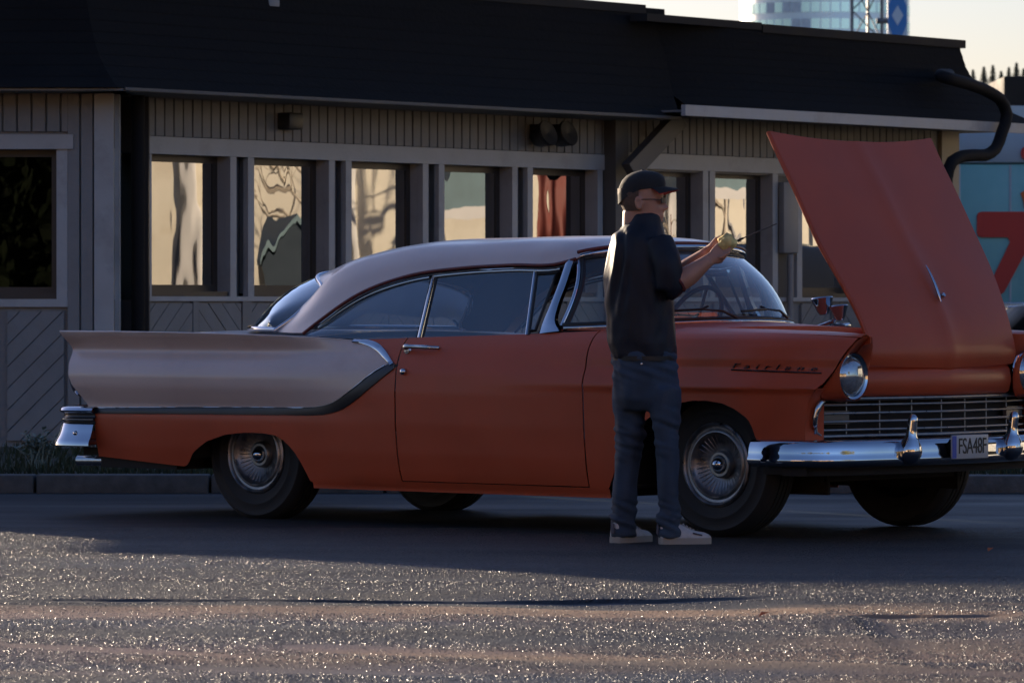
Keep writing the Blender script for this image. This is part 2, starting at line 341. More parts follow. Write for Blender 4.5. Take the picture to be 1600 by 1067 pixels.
def tuft(px, y, h, n, label):
    x = (px - 800) / F * y; t = empty('shrub', (x, y, .08)); V = []; Fc = []
    st = []
    for i in range(n):
        a = random.uniform(0, 6.283); s = random.uniform(.1, .62) * h; hh = h * random.uniform(.55, 1.05)
        top = Vector((math.cos(a) * s, math.sin(a) * s, hh)); base = Vector((random.uniform(-.05, .05), random.uniform(-.05, .05), 0))
        mid = (base + top) / 2 + Vector((0, 0, .12 * h))
        st.append(tube([base, mid, top], [.005, .004, .002], 4, False))
        for q in range(9):
            s_ = random.uniform(.3, 1); p = base.lerp(mid, s_ * 2) if s_ < .5 else mid.lerp(top, s_ * 2 - 1); b2 = random.uniform(0, 6.283); l = random.uniform(.02, .045); k = len(V)
            d = Vector((math.cos(b2) * l, math.sin(b2) * l, random.uniform(0, l))); e = Vector((-d.y, d.x, 0)) * .35
            V += [tuple(p), tuple(p + d * .5 + e), tuple(p + d), tuple(p + d * .5 - e)]; Fc.append((k, k + 1, k + 2, k + 3))
    obj('stem', join(*st), M['drygrass'], t); obj('foliage', (V, Fc), M['drygrass'], t)
    tag(t, label, 'shrub', 'pale shrubs along the wall'); return t
tuft(62, 29.2, .24, 40, 'pale grey green shrub below the rear bumper, leftmost of the verge')
tuft(300, 29.4, .22, 30, 'small pale shrub showing just behind the rear wheel arch')

# ------------------------------------------------------------------ the restaurant building
A = Vector((-2.593, 34.1, 0)); DIR = Vector((3.363, 4.4, 0)).normalized(); BR = math.atan2(4.4, 3.363)
NRM = Vector((DIR.y, -DIR.x, 0))
def tpx(u, o=0.0):
    k = (u - 800) / F
    return (k * (A.y + o * NRM.y) - A.x - o * NRM.x) / (DIR.x - k * DIR.y)
def zpx(u, v, o=0.0):
    t = tpx(u, o); d = A.y + t * DIR.y + o * NRM.y
    return H + (YH - v) * d / F
bld = empty('restaurant_building', A, BR)
tag(bld, 'grey boarded restaurant with a row of tall windows under a steep black roof', 'building')
BI = Matrix.LocRotScale(A, Matrix.Rotation(BR, 3, 'Z'), None).inverted()
def fb(t0, t1, o0, o1, z0, z1): return box(t0, t1, -o1, -o0, z0, z1)      # box in facade coordinates: along, outward, up
def WL(vf): return xf(vf, BI)                                             # world coordinates to the building's own
M['wall'] = mat('grey_painted_boards', (.205, .205, .205), .65, var=.10, vscale=6, bump=.15, bscale=40, dirt=(.15, .148, .145), dscale=1.5)
M['casing'] = mat('light_grey_casing_paint', (.36, .37, .375), .55, var=.07, vscale=5, bump=.1, bscale=40, dirt=(.26, .26, .26), dscale=2)
M['sash'] = mat('dark_brown_sash', (.035, .028, .024), .45, var=.15)
M['postgrey'] = mat('dark_grey_post_paint', (.085, .085, .085), .6, var=.15)
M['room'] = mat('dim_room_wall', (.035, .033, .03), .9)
M['roof'] = mat('black_roof_felt', (.0075, .0075, .0075), .95, spec=.2, var=.35, vscale=2.5, bump=.5, bscale=25)
M['cap'] = mat('roof_edge_metal', (.024, .022, .021), .7, 0, var=.2, spec=.15)
M['pipe'] = mat('black_gutter_pipe', (.008, .008, .009), .75, var=.2, spec=.2)
M['winglass'] = glass_mat('window_glass', (.45, .5, .5), 1.5, 5.4, wave=.0014, wscale=1.5)
M['winglass_dim'] = glass_mat('wing_window_glass', (.45, .5, .5), 1.5, .4, wave=.0012, wscale=1.6)
M['lamp'] = mat('dark_lamp_housing', (.02, .02, .022), .5)
M['boxgrey'] = mat('cabinet_grey', (.20, .205, .21), .5)
M['paper'] = mat('notice_paper', (.75, .72, .62), .8)

LU = 5.538 / 5
ZT, ZH, ZB, ZC = 2.256, 2.134, 1.156, 1.10        # casing top, header underside, opening bottom, casing bottom
EAVE = 2.60
def convex_clip(poly, a, b, c):
    out = []
    for i in range(len(poly)):
        p, q = poly[i], poly[(i + 1) % len(poly)]; fp = a * p[0] + b * p[1] - c; fq = a * q[0] + b * q[1] - c
        if fp <= 0: out.append(p)
        if fp * fq < 0: s = fp / (fp - fq); out.append((p[0] + (q[0] - p[0]) * s, p[1] + (q[1] - p[1]) * s))
    return out
def diag_panel(t0, t1, z0, z1, lean, o0, parent, tr=None, w=.105):
    """boards laid at 45 degrees inside a panel; each board is its own piece"""
    s = lean; kmin = min(t0 * s + 0, t1 * s) + z0; kmax = max(t0 * s, t1 * s) + z1; k = kmin
    while k < kmax:
        p = [(t0, z0), (t1, z0), (t1, z1), (t0, z1)]
        p = convex_clip(p, -s, -1, -(k + .009)); p = convex_clip(p, s, 1, k + w * 1.414) if len(p) > 2 else p
        if len(p) > 2 and abs(sum(p[i][0] * p[(i + 1) % len(p)][1] - p[(i + 1) % len(p)][0] * p[i][1] for i in range(len(p)))) > 1e-3:
            dz = random.uniform(0, .004); vf = prism(p, -(o0 + .02 + dz), -o0 + .004)
            obj('board', tr(vf) if tr else vf, M['wall'], parent)
        k += w * 1.414
bm_me = {}
def boards(t0, t1, o, z0, z1, parent, pitch=.1, tr=None):
    key = (round(z1 - z0, 3), pitch)
    if key not in bm_me:
        bm_me[key] = mesh('board', *bbox(0, pitch - .012, -.022, .004, 0, z1 - z0, .003, 1)); bm_me[key].materials.append(M['wall'])
    n = int((t1 - t0) / pitch + .5)
    for i in range(n):
        b = link('board', bm_me[key], parent=parent); p = Vector((t0 + i * pitch, -o - random.uniform(0, .004), z0))
        if tr: b.location = BI @ p; b.rotation_euler = (0, 0, -BR)
        else: b.location = p
def window(t0, t1, o, z0, z1, zc0, zc1, post=.07, rec=.095, tr=None, pane_tilt=0.0):
    T = (lambda v: tr(v)) if tr else (lambda v: v)
    st = .045
    w = obj('window', T(join(fb(t0, t0 + st, o - rec - .03, o - rec, z0, z1), fb(t1 - st, t1, o - rec - .03, o - rec, z0, z1), fb(t0 + st, t1 - st, o - rec - .03, o - rec, z1 - .05, z1), fb(t0 + st, t1 - st, o - rec - .03, o - rec, z0, z0 + .06))), M['sash'], bld)
    obj('casing', T(fb(t0 - post, t0, o - .02, o + .028, zc0, zc1)), M['casing'], w)
    obj('casing', T(fb(t1, t1 + post, o - .02, o + .028, zc0, zc1)), M['casing'], w)
    obj('jamb', T(fb(t1, t1 + .02, o - rec, o - .021, z0, z1)), M['casing'], w)
    obj('jamb', T(fb(t0 - .02, t0, o - rec, o - .021, z0, z1)), M['casing'], w)
    obj('soffit', T(fb(t0, t1, o - rec, o - .021, z1, z1 + .02)), M['casing'], w)
    obj('sill', T(fb(t0, t1, o - rec, o + .012, z0 - .02, z0 + .012)), M['sash'], w)
    vf = fb(t0 + st, t1 - st, o - rec - .016, o - rec - .010, z0 + .06, z1 - .05)
    obj('pane', T(vf), M['winglass_dim'] if tr else M['winglass'], w)
    return w
# solid walls around the openings, room behind
T1 = 5.538
O2 = .08; T2a = T1 + .04; T2b = tpx(1476, O2)
wall_sets = [(0, T1, 0.0), (T2a, T2b, O2)]
for t0, t1, o in wall_sets:
    obj('wall', fb(t0, t1, o - .2, o - .005, 0, ZC + .01), M['wall'], bld)
    obj('wall', fb(t0, t1, o - .2, o - .005, ZH + .005, 2.66), M['wall'], bld)
obj('wall', fb(T1 - .03, T1 + .039, -.05, O2 - .001, 0, 2.66), M['postgrey'], bld)
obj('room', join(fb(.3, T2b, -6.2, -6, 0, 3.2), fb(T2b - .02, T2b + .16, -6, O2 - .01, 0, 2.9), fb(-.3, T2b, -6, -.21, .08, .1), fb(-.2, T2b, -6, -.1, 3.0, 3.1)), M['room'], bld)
# first stretch: five windows
for i in range(5):
    a = i * LU
    window(a + .07, a + .915, 0, ZB, ZH, ZC, ZH - .001, .068)
    if i < 4: obj('wall', fb(a + .985, a + LU + .002, -.2, -.06, ZC, ZH), M['postgrey'], bld)
    obj('wall', fb(a + LU - .005 - .118, a + LU - .005, -.2, -.021, ZC, ZH), M['postgrey'], bld) if i == 4 else None
    if i == 2:
        obj('notice', fb(a + .20, a + .55, -.162, -.160, 1.80, 2.02), M['paper'], bld)
    # two panels of slanting boards below each window
    for h, lean in ((0, -1), (1, 1)):
        diag_panel(a + .05 + h * .53, a + .05 + h * .53 + .46, .14, 1.085, lean, 0, bld)
    obj('stile', fb(a + .515, a + .575, -.01, .026, .10, ZC - .002), M['wall'], bld)
    obj('stile', fb(a - .055, a + .045, -.01, .027, .10, ZC - .002), M['wall'], bld)
obj('casing', fb(.0, T1 - .03, -.02, .032, ZH, ZT), M['casing'], bld)
obj('casing', fb(.0, T1 - .03, -.02, .034, ZC, ZB - .022), M['casing'], bld)
boards(.02, T1 - .02, 0, ZT + .003, EAVE + .05, bld)
# second stretch
ZT2 = zpx(1110, 244, O2); ZH2 = ZT2 - .125
obj('casing', fb(T2a + .02, tpx(1219, O2), O2 - .02, O2 + .032, ZH2, ZT2), M['casing'], bld)
obj('casing', fb(T2a + .02, T2b - .15, O2 - .02, O2 + .034, ZC, ZB - .022), M['casing'], bld)
ws = [(1003, 1094), (1113, 1203), (1249, 1340)]
prev = T2a
for i, (u0, u1) in enumerate(ws):
    t0, t1 = tpx(u0, O2), tpx(u1, O2)
    window(t0, t1, O2, ZB, ZH2, ZC, ZH2 - .001, .075)
    obj('wall', fb(prev, t0 - .076, O2 - .2, O2 - .021, ZC, ZH2 + .01), M['postgrey'], bld) if t0 - .076 > prev + .01 else None
    for h, lean in ((0, -1), (1, 1)):
        m_ = (t1 - t0 - .06) / 2; diag_panel(t0 + h * (m_ + .06), t0 + h * (m_ + .06) + m_, .14, 1.085, lean, O2, bld)
    prev = t1 + .076
obj('wall', fb(prev, T2b, O2 - .2, O2 - .021, ZC, ZH2 + .01), M['wall'], bld)
obj('casing', fb(tpx(1240, O2), tpx(1352, O2), O2 - .02, O2 + .031, ZH2, ZT2 - .004), M['casing'], bld)
boards(T2a + .02, T2b - .12, O2, ZT2 + .003, EAVE + .06, bld)
boards(prev + .02, T2b - .12, O2, .12, ZT2, bld)
M['yellowpost'] = mat('weathered_corner_board', (.36, .32, .25), .6, var=.1)
obj('corner_board', fb(T2b - .1, T2b + .18, O2 - .12, O2 + .035, .1, EAVE + .05), M['yellowpost'], bld)
# post and brace at the step, cabinet and conduit
pt = tpx(962, .14)
obj('post', fb(pt - .0, pt + .17, .0, .14, .08, EAVE + .02), M['postgrey'], bld)
bo = .30; a0 = (tpx(985, bo), zpx(985, 268, bo)); a1 = (tpx(1062, bo), zpx(1062, 186, bo)); dx = .055
obj('brace', prism([(a0[0] - dx, a0[1] + dx), (a0[0] + dx, a0[1] - dx), (a1[0] + dx, a1[1] - dx), (a1[0] - dx, a1[1] + dx)], -.33, -.25), M['postgrey'], bld)
cb = obj('cabinet', bbox(tpx(1222, O2 + .07), tpx(1245, O2 + .07), -O2 - .09, -O2 - .034, zpx(1234, 396, O2), zpx(1234, 286, O2), .01), M['boxgrey'], bld, 40)
obj('conduit', tube([(tpx(1234, O2 + .06), -O2 - .065, zpx(1234, 398, O2)), (tpx(1234, O2 + .06), -O2 - .065, .08)], .028, 10), M['boxgrey'], cb, 60)
# wall lights
l = obj('wall_lamp', bbox(tpx(446, .1), tpx(468, .1), -.14, -.022, zpx(457, 204), zpx(457, 178), .012), M['lamp'], bld, 40)
for u in (850, 882):
    t, z = tpx(u, .15), zpx(u, 211, .12)
    l = obj('floodlight', xf(lathe([(0, -.10), (.06, -.10), (.075, -.07), (.095, .0), (.105, .03), (.10, .04), (.0, .02)], 20, 'y'), Matrix.Translation((t, -.16, z)) @ Matrix.Rotation(R(-20), 4, 'X') @ Matrix.Scale(-1, 4, (0, 1, 0))), M['lamp'], bld, 50)
    obj('bracket', fb(t - .02, t + .02, .02, .12, z - .03, z + .08), M['lamp'], l)
# roofs: steep black slopes that flare out at the eaves
PROF = [(.50, 0.0), (.43, .05), (.30, .15), (.17, .30), (.07, .48), (.0, .68), (-.05, 1.0)]
O1 = .10
def mitre_t(oo): return (-.6 - oo + .607 * (O1 + oo)) / .7945
def courses(P, n=11, lip=.0035):
    k = np.linspace(0, 1, n + 1); P = np.array(P); out = []
    for i in range(n):
        for kk, dx in ((k[i], lip), (k[i + 1], 0.0)): out.append((float(np.interp(kk, P[:, 1], P[:, 0])) + dx, float(kk)))
    return out
PROF = courses(PROF)
def roof_piece(cols, zt, flare, e0, sof=None):
    """cols: list of (t, forward offset); the first column may be 'mitre'"""
    rows = []
    for oo, k in PROF:
        row = []
        for n_, (t, o) in enumerate(cols):
            z = e0 + (zt - e0) * k; tt = mitre_t(oo) if t == 'mitre' else t + (flare * oo / .5 if n_ == len(cols) - 1 else 0)
            row.append((tt, -(o + oo), z))
        row.append((row[-1][0], 5.8, row[-1][2])); rows.append(row)
    top = [rows[-1], [(p[0], 1.2 if i_ < len(cols) else 5.8, zt) for i_, p in enumerate(rows[-1])]]
    r = obj('roof', join(grid(rows), grid(top)), M['roof'], bld, 35)
    t0 = rows[0][0][0]; t1 = rows[0][-2][0]
    obj('soffit', box(sof or t0 + .1, t1 - .04, -(cols[-1][1] + .46), .3, e0 - .02, e0 - .004), M['wall'], r)
    return r
EV1, EV2 = zpx(640, 161, O1 + .5), EAVE
OR2 = .30
ZR1 = zpx(1000, 12, O1 - .05); ZR2 = zpx(1250, 47, OR2 - .05)
TS = tpx(1012, O1)
r1 = roof_piece([('mitre', O1), (TS + .25, O1)], ZR1, tpx(1064, O1 + .5) - TS - .25, EV1)
obj('drip_edge', fb(-.85, tpx(1062, O1 + .5), O1 + .495, O1 + .512, EV1 - .018, EV1 + .004), M['postgrey'], r1)
obj('edge_cap', fb(-.6, tpx(1006, O1 - .05), O1 - .2, O1 - .03, ZR1 - .05, ZR1 + .02), M['cap'], r1)
TE = tpx(1502, OR2 - .05); TS = tpx(1012, O1)
r2 = roof_piece([(TS, O1 - .03), (TS + .9, OR2), (TE, OR2)], ZR2, .60, EV2, tpx(1068, OR2 + .45))
obj('fascia', fb(tpx(1066, OR2 + .5), tpx(1640, OR2 + .5), OR2 + .49, OR2 + .53, zpx(1066, 181, OR2 + .5), zpx(1066, 164, OR2 + .5)), M['casing'], r2)
obj('edge_cap', fb(tpx(1016, OR2), tpx(1195, OR2), OR2 - .2, OR2 - .03, ZR2 - .03, ZR2 + .03), M['cap'], r2)
obj('edge_cap', fb(tpx(1196, OR2), TE + .03, OR2 - .2, OR2 - .025, ZR2 - .05, ZR2 + .02), M['cap'], r2)
# black gutter spout and downpipe with its swan neck
gp = [(1478, 122), (1520, 134), (1548, 146), (1566, 160), (1573, 180), (1566, 205), (1556, 232), (1545, 241), (1520, 243), (1499, 246), (1485, 256), (1480, 275), (1480, 330), (1480, 470), (1480, 640)]
op = OR2 + .62
P = [(tpx(1464, OR2), -OR2 - .12, zpx(1464, 118, OR2))] + [(tpx(u, op), -op, zpx(u, v_, op)) for u, v_ in gp]
obj('downpipe', tube(catmull(P, 60), .052, 12), M['pipe'], bld, 60)

# left wing, square to the camera
YW = 33.5
def wx(u): return (u - 800) / F * YW
def wb(x0, x1, y0, y1, z0, z1): return WL(box(x0, x1, y0, y1, z0, z1))
XL, XR = -9.66, wx(178)
wins = [(-4.4, wx(89)), (-7.6, -6.3)]
def wfb(vf):   # facade-style boxes (along, -outward, z) to world then to building coordinates
    return WL([(p[0], p[1] + YW, p[2]) for p in vf[0]] and ([(p[0], p[1] + YW, p[2]) for p in vf[0]], vf[1]))
obj('wall', wb(XL, XR, YW + .005, YW + .2, 0, ZC + .01), M['wall'], bld)
obj('wall', wb(XL, XR, YW + .005, YW + .2, ZH + .02, 2.6), M['wall'], bld)
pr = XL
for x0, x1 in sorted(wins):
    obj('wall', wb(pr, x0 - .021, YW + .021, YW + .2, ZC + .01, ZH + .02), M['wall'], bld); pr = x1 + .021
    zc1 = ZH + .01
    w = window(x0, x1, 0, ZB - .02, zc1, ZC, zc1, .075, .10, tr=wfb)
    obj('casing', wfb(box(x0 - .115, x1 + .115, -.05, .02, zc1, zc1 + .10)), M['casing'], w)
    obj('casing', wfb(box(x0 - .077, x1 + .077, -.034, .02, ZC - .04, ZB - .042)), M['casing'], w)
    if x1 > -5:
        for k in range(3):
            diag_panel(x1 - .34 - k * .46, x1 + .05 - k * .46, .14, 1.03, -1 if k == 0 else (1 if k % 2 else -1), 0, bld, tr=wfb)
        boards(x0 - .1, x1 + .1, -YW, ZH + .13, EAVE + .05, bld, tr=True)
obj('wall', wb(pr, XR, YW + .021, YW + .2, ZC + .01, ZH + .02), M['wall'], bld)
boards(wx(106), wx(147), -YW, .12, EAVE + .05, bld, .093, tr=True)
obj('corner_board', wb(wx(148), wx(178), YW - .035, YW + .1, .08, EAVE + .04), M['casing'], bld)
obj('corner_board', wb(wx(178) - .002, wx(178) + .03, YW + .1, YW + .22, .08, EAVE + .04), M['casing'], bld)
obj('wall', wb(wx(178) - .1, wx(178) - .01, YW + .2, YW + 2.5, 0, 2.9), M['wall'], bld)
obj('wall', wb(XL, XL + .15, YW + .2, YW + 5, 0, 2.9), M['wall'], bld)
obj('downpipe', tube([BI @ Vector((wx(211), YW + .3, .08)), BI @ Vector((wx(211), YW + .3, 2.6))], .048, 12), M['pipe'], bld, 60)
obj('wall', wb(wx(196), wx(224), YW + .5, YW + .6, 0, 2.7), M['seal'], bld)  # black sheet whose colour stands for the darkness of the corner gap
ZW = 3.20
rows = []
for oo, k in PROF:
    z = EV1 + (ZW - EV1) * k; zr_ = EV1 + (ZR1 - EV1) * k
    xm = A.x + DIR.x * mitre_t(oo) + NRM.x * (O1 + oo); rows.append([(XL - oo, YW + 5, z), (XL - oo, YW - oo, z), (-5.6, YW - oo, z), (-4.9, YW - oo, zr_), (xm, YW - oo, zr_), (xm, YW + 5, zr_), (-4.9, YW + 5, zr_), (-5.6, YW + 5, z)])
rw = obj('roof', WL(join(grid([r_[:6] for r_ in rows]), (rows[-1], [(0, 1, 2, 7), (7, 2, 3, 6), (6, 3, 4, 5)]))), M['roof'], bld, 35)
obj('soffit', wb(XL - .45, XR + .1, YW - .46, YW + .3, EV1 - .02, EV1 - .004), M['wall'], rw)
ch = obj('shade_block', wb(-8.25, -7.45, YW + .35, YW + 1.1, ZW - .2, 3.75), M['roof'], bld)  # block added out of view to shade the person's lower body
obj('shade_block_cap', wb(-8.3, -7.4, YW + .3, YW + 1.15, 3.751, 3.80), M['cap'], ch)
# little pale vent flap on the roof
sv = zpx(430, 12, .02)
obj('roof_vent', xf(bbox(-.06, .06, -.03, .03, -.05, .05, .008), Matrix.Translation((tpx(431, .1), -.06, sv))), M['boxgrey'], r1, 40)

# ------------------------------------------------------------------ the two-tone hardtop with tail fins (x forward from the rear axle, y to its left, near side y < 0)
CAR_X, CAR_Y, CAR_A = -0.80, 25.07, R(41)
car = empty('vintage_car', (CAR_X, CAR_Y, 0), -CAR_A)
tag(car, 'faded red two door hardtop with cream roof, tail fins and raised hood', 'car')
def table(Z, Y, k=9):
    z = np.arange(.10, 1.05, .002); y = np.interp(z, Z, Y); ker = np.hanning(2 * k + 1); ker /= ker.sum()
    return z, np.convolve(np.pad(y, k, mode='edge'), ker, 'valid')
TD = table([.18, .22, .26, .35, .5, .65, .75, .82, .87, .91, .94, .97], [.875, .90, .915, .935, .95, .953, .945, .925, .90, .865, .83, .79])
TF = table([.18, .30, .45, .60, .675, .695, .735, .785, .83, .88, .92, .945, .965], [.89, .91, .925, .935, .94, .957, .94, .912, .915, .905, .885, .85, .79], 7)
TR = table([.25, .35, .45, .50, .54, .565, .60, .66, .72, .77, .81, .838, .865, .91, .945], [.88, .905, .92, .925, .92, .915, .932, .955, .96, .945, .912, .880, .892, .935, .95], 17)
def W(x, z):
    x = np.asarray(x, float); z = np.asarray(z, float)
    d = np.interp(z, *TD); f = np.interp(z, *TF); r = np.interp(z, *TR)
    wr = 1 - sstep(.05, 1.12, x); wf = sstep(1.5, 3.1, x)
    y = d * (1 - wr) * (1 - wf) + r * wr + f * wf * (1 - wr)
    y = y - .085 * np.clip((x - 3.15) / .75, 0, 1) ** 2 - .03 * np.clip((-.3 - x) / .95, 0, 1) ** 2
    return y
def lin(pts):
    a = np.array(pts, float); return lambda x: np.interp(x, a[:, 0], a[:, 1])
z_fin = lin([(-1.3, .937), (-.73, .936), (-.27, .931), (.18, .924), (.485, .915), (.70, .904), (.85, .892), (.958, .871), (1.043, .828), (1.093, .79), (1.2, .79)])
z_trt = lin([(-1.3, .545), (-.92, .545), (-.25, .557), (.52, .566), (.59, .569), (.66, .578), (.72, .593), (.78, .619), (.85, .657), (.976, .737), (1.08, .79), (1.2, .79)])
z_trb = lin([(-1.3, .520), (-.91, .520), (-.24, .527), (.55, .533), (.64, .537), (.71, .547), (.78, .566), (.84, .594), (.90, .627), (1.13, .775), (1.2, .775)])
z_bot = lin([(-1.05, .30), (-.80, .285), (-.50, .265), (-.37, .258), (-.345, .27), (-.30, .325), (-.27, .345), (-.19, .388), (-.055, .424), (.06, .436), (.13, .438), (.22, .436), (.30, .427), (.35, .406), (.39, .378), (.425, .345), (.455, .30), (.49, .235), (.508, .20), (.56, .20), (2.40, .20), (2.44, .215), (2.47, .262), (2.50, .32), (2.56, .42), (2.64, .505), (2.74, .568), (2.86, .615), (2.97, .635), (3.06, .636), (3.15, .625), (3.22, .60), (3.28, .565), (3.33, .52), (3.365, .475), (3.39, .452), (3.45, .45), (3.9, .455)])
z_belt = lin([(.2, .925), (.40, .924), (.79, .905), (1.0, .910), (1.21, .918), (1.87, .936), (2.35, .955), (2.45, .957)])
z_fend = lin([(2.3, .955), (2.45, .960), (2.85, .960), (3.36, .949), (3.62, .942), (3.75, .936), (3.95, .925)])
xr_fin = lin([(.50, -1.02), (.55, -1.05), (.60, -1.09), (.667, -1.145), (.72, -1.166), (.75, -1.172), (.80, -1.19), (.832, -1.208), (.86, -1.215), (.90, -1.232), (.94, -1.25)])
xf_fen = lin([(.44, 3.60), (.50, 3.60), (.60, 3.61), (.645, 3.625), (.683, 3.655), (.725, 3.705), (.78, 3.735), (.835, 3.77), (.88, 3.80), (.90, 3.815), (.95, 3.84)])
def panel(xs, zlo, zhi, nz, sg, edge=None, off=0.0):
    """outer skin between two height lines; edge(x,z) may bend the ends"""
    G = []
    for x in xs:
        row = []
        for v_ in np.linspace(0, 1, nz):
            z = zlo(x) + (zhi(x) - zlo(x)) * v_; X = edge(x, z) if edge else x
            row.append((X, sg * (float(W(X, z)) + off), z))
        G.append(row)
    return grid(G, flip=(sg > 0))
def both(name, fn, material, smooth=30, t=.004):
    out = []
    for sg in (-1, 1):
        out.append(obj(name, thick(fn(sg), t) if t else fn(sg), material, car, smooth))
    return out
def dens(a, b, n, extra=()): return np.unique(np.r_[np.linspace(a, b, n), [e for e in extra if a < e < b]])
def fin_edge(x, z): return x + (float(xr_fin(z)) + 1.25) * float(1 - sstep(-1.25, -.75, x))
both('fin_panel', lambda s: panel(dens(-1.25, 1.088, 90), z_trt, z_fin, 46, s, fin_edge), M['cream'])
arch_r = np.linspace(-.38, .52, 60)
both('quarter_panel', lambda s: panel(dens(-1.0, 1.13, 60, arch_r), z_bot, z_trb, 24, s), M['red'])
both('quarter_shoulder', lambda s: panel(dens(.80, 1.13, 24), z_fin, z_belt, 10, s), M['red'])
# sweep moulding: a proud dark band with a chrome cap at its front corner
def band(xs, lo, hi, sg, p):
    G = []
    for x in xs:
        a, b = float(lo(x)), float(hi(x)); G.append([(x, sg * (float(W(x, a)) - .004), a), (x, sg * (float(W(x, a)) + p), a + .002), (x, sg * (float(W(x, (a + b) / 2)) + p * 1.5), (a + b) / 2), (x, sg * (float(W(x, b)) + p), b - .002), (x, sg * (float(W(x, b)) - .004), b)])
    return grid(G, flip=(sg > 0))
both('side_moulding', lambda s: band(dens(-1.0, 1.12, 90), lambda x: z_trb(x) - .004, lambda x: z_trt(x) + .003, s, .006), M['darkmetal'], 40, 0)  # dark colour stands for the ground reflected in the bright trim
both('moulding_bead', lambda s: tube([(x, s * (float(W(x, z_trt(x))) + .007), float(z_trt(x)) + .003) for x in dens(-.98, 1.06, 80)], .0028, 6), M['chrome'], 60, 0)
def capband(s):
    c = catmull([(.80, .898), (.87, .893), (.94, .878), (1.0, .853), (1.06, .815), (1.098, .785)], 24); G = []
    for i, (x, z) in enumerate(c):
        u = i / 23; w_ = .006 + .016 * math.sin(math.pi * min(1, .15 + u * .6)); nx, nz = .45 + .3 * u, .85 - .3 * u
        a, b = (x - nx * w_ * .5, z - nz * w_ * .5), (x + nx * w_, z + nz * w_)
        G.append([(a[0], s * (float(W(*a)) - .003), a[1]), (a[0], s * (float(W(*a)) + .008), a[1]), (x, s * (float(W(x, z)) + .013), z), (b[0], s * (float(W(*b)) + .007), b[1]), (b[0], s * (float(W(*b)) - .003), b[1])])
    return grid(G, flip=(s < 0))
both('moulding_cap', capband, M['chrome'], 50, 0)
# doors, rocker, front fenders
xd = dens(1.139, 2.318, 50)
doors = both('door', lambda s: panel(xd, lambda x: .222, z_belt, 44, s), M['red'])
for s, d in zip((-1, 1), doors):
    hz = .868
    hy = lambda x, z: s * float(W(x, z))
    obj('handle', tube(catmull([(1.165, hy(1.165, hz) + s * .004, hz - .004), (1.178, hy(1.178, hz) + s * .030, hz + .004), (1.25, hy(1.25, hz) + s * .034, hz + .006), (1.35, hy(1.35, hz) + s * .028, hz + .002), (1.378, hy(1.37, hz) + s * .003, hz)], 20), [.013] * 5 + [.0105] * 10 + [.009] * 5, 10, flat=.8), M['dullchrome'], d, 60)
    obj('lock_button', xf(lathe([(0, .020), (.012, .019), (.016, .012), (.017, 0)], 16, 'y'), Matrix.Translation((1.188, hy(1.188, .752), .752)) @ Matrix.Scale(s, 4, (0, 1, 0))), M['chrome'], d, 60)
    obj('handle_escutcheon', xf(lathe([(0, .014), (.016, .012), (.021, 0)], 16, 'y'), Matrix.Translation((1.18, hy(1.18, hz - .012), hz - .014)) @ Matrix.Scale(s, 4, (0, 1, 0))), M['dullchrome'], d, 60)
both('rocker', lambda s: panel(dens(.52, 2.44, 30), lambda x: .170, lambda x: .216, 8, s, off=-.002), M['red'])
arch_f = np.linspace(2.40, 3.42, 70)
zs = lambda z: z
def fen_edge(x, z):
    xe = float(xf_fen(z)); return x if x <= 3.30 else 3.30 + (x - 3.30) * (xe - 3.30) / .62
both('front_fender', lambda s: panel(dens(2.326, 3.92, 60, arch_f), z_bot, z_fend, 60, s, fen_edge), M['red'])
for s in (-1, 1):   # slim join in front of the wheel: vertical seam of the fender extension
    pass
# fender tops, from the crown to the hood opening
def fen_top(s):
    G = []
    for x in dens(2.78, 3.838, 40):
        z = float(z_fend(x)); y1 = float(W(x, z)); row = []
        tp = float(sstep(3.60, 3.838, x)); y0 = .63 + .09 * tp; z -= .03 * tp ** 2 * 0
        for u in np.linspace(0, 1, 10):
            y = y1 + (y0 - y1) * u; row.append((x, s * y, z + .016 * math.sin(math.pi * min(u * .9, 1)) - .006 * u))
        row.append((x, s * y0, z - .06 + .045 * tp)); row.append((x, s * (y0 + .002), z - .16 + .13 * tp))
        G.append(row)
    return grid(G, flip=(s > 0))
both('fender_top', fen_top, M['red'], 40)
# wheel wells, floor, bay: dark closed shapes so no light leaks through
under = join(box(-1.0, -.45, -.86, .86, .24, .30), box(.60, 2.36, -.86, .86, .17, .21), box(-.42, .56, -.56, .56, .30, .60), box(-.42, .56, -.90, .90, .60, .64), box(-1.15, -.42, -.84, .84, .30, .34), box(2.46, 3.42, -.55, .55, .26, .30), box(3.30, 3.55, -.82, .82, .30, .42), box(-.36, -.34, -.88, -.5, .30, .62), box(-.36, -.34, .5, .88, .30, .62), box(.54, .56, -.87, -.5, .22, .62), box(.54, .56, .5, .87, .22, .62))
obj('underbody', under, M['under'], car)
for s in (-1, 1):
    a, b = sorted((s * .50, s * .885)); c, d = sorted((s * .5, s * .52))
    obj('wheel_well', join(box(2.46, 3.44, a, b, .66, .675), box(2.46, 3.44, c, d, .2, .66), box(2.452, 2.468, a, b, .2, .66)), M['under'], car)
bay = obj('engine_bay', join(box(2.76, 2.79, -.62, .62, .3, .93), box(2.79, 3.55, -.625, -.605, .42, .90), box(2.79, 3.55, .605, .625, .42, .90), box(2.79, 3.55, -.6, .6, .30, .32), box(3.53, 3.55, -.6, .6, .32, .72)), M['bay'], car)
obj('engine_block', join(bbox(2.86, 3.40, -.20, .20, .33, .66, .03), bbox(2.88, 3.38, -.33, -.19, .50, .74, .03), bbox(2.88, 3.38, .19, .33, .50, .74, .03)), M['iron'], bay, 40)
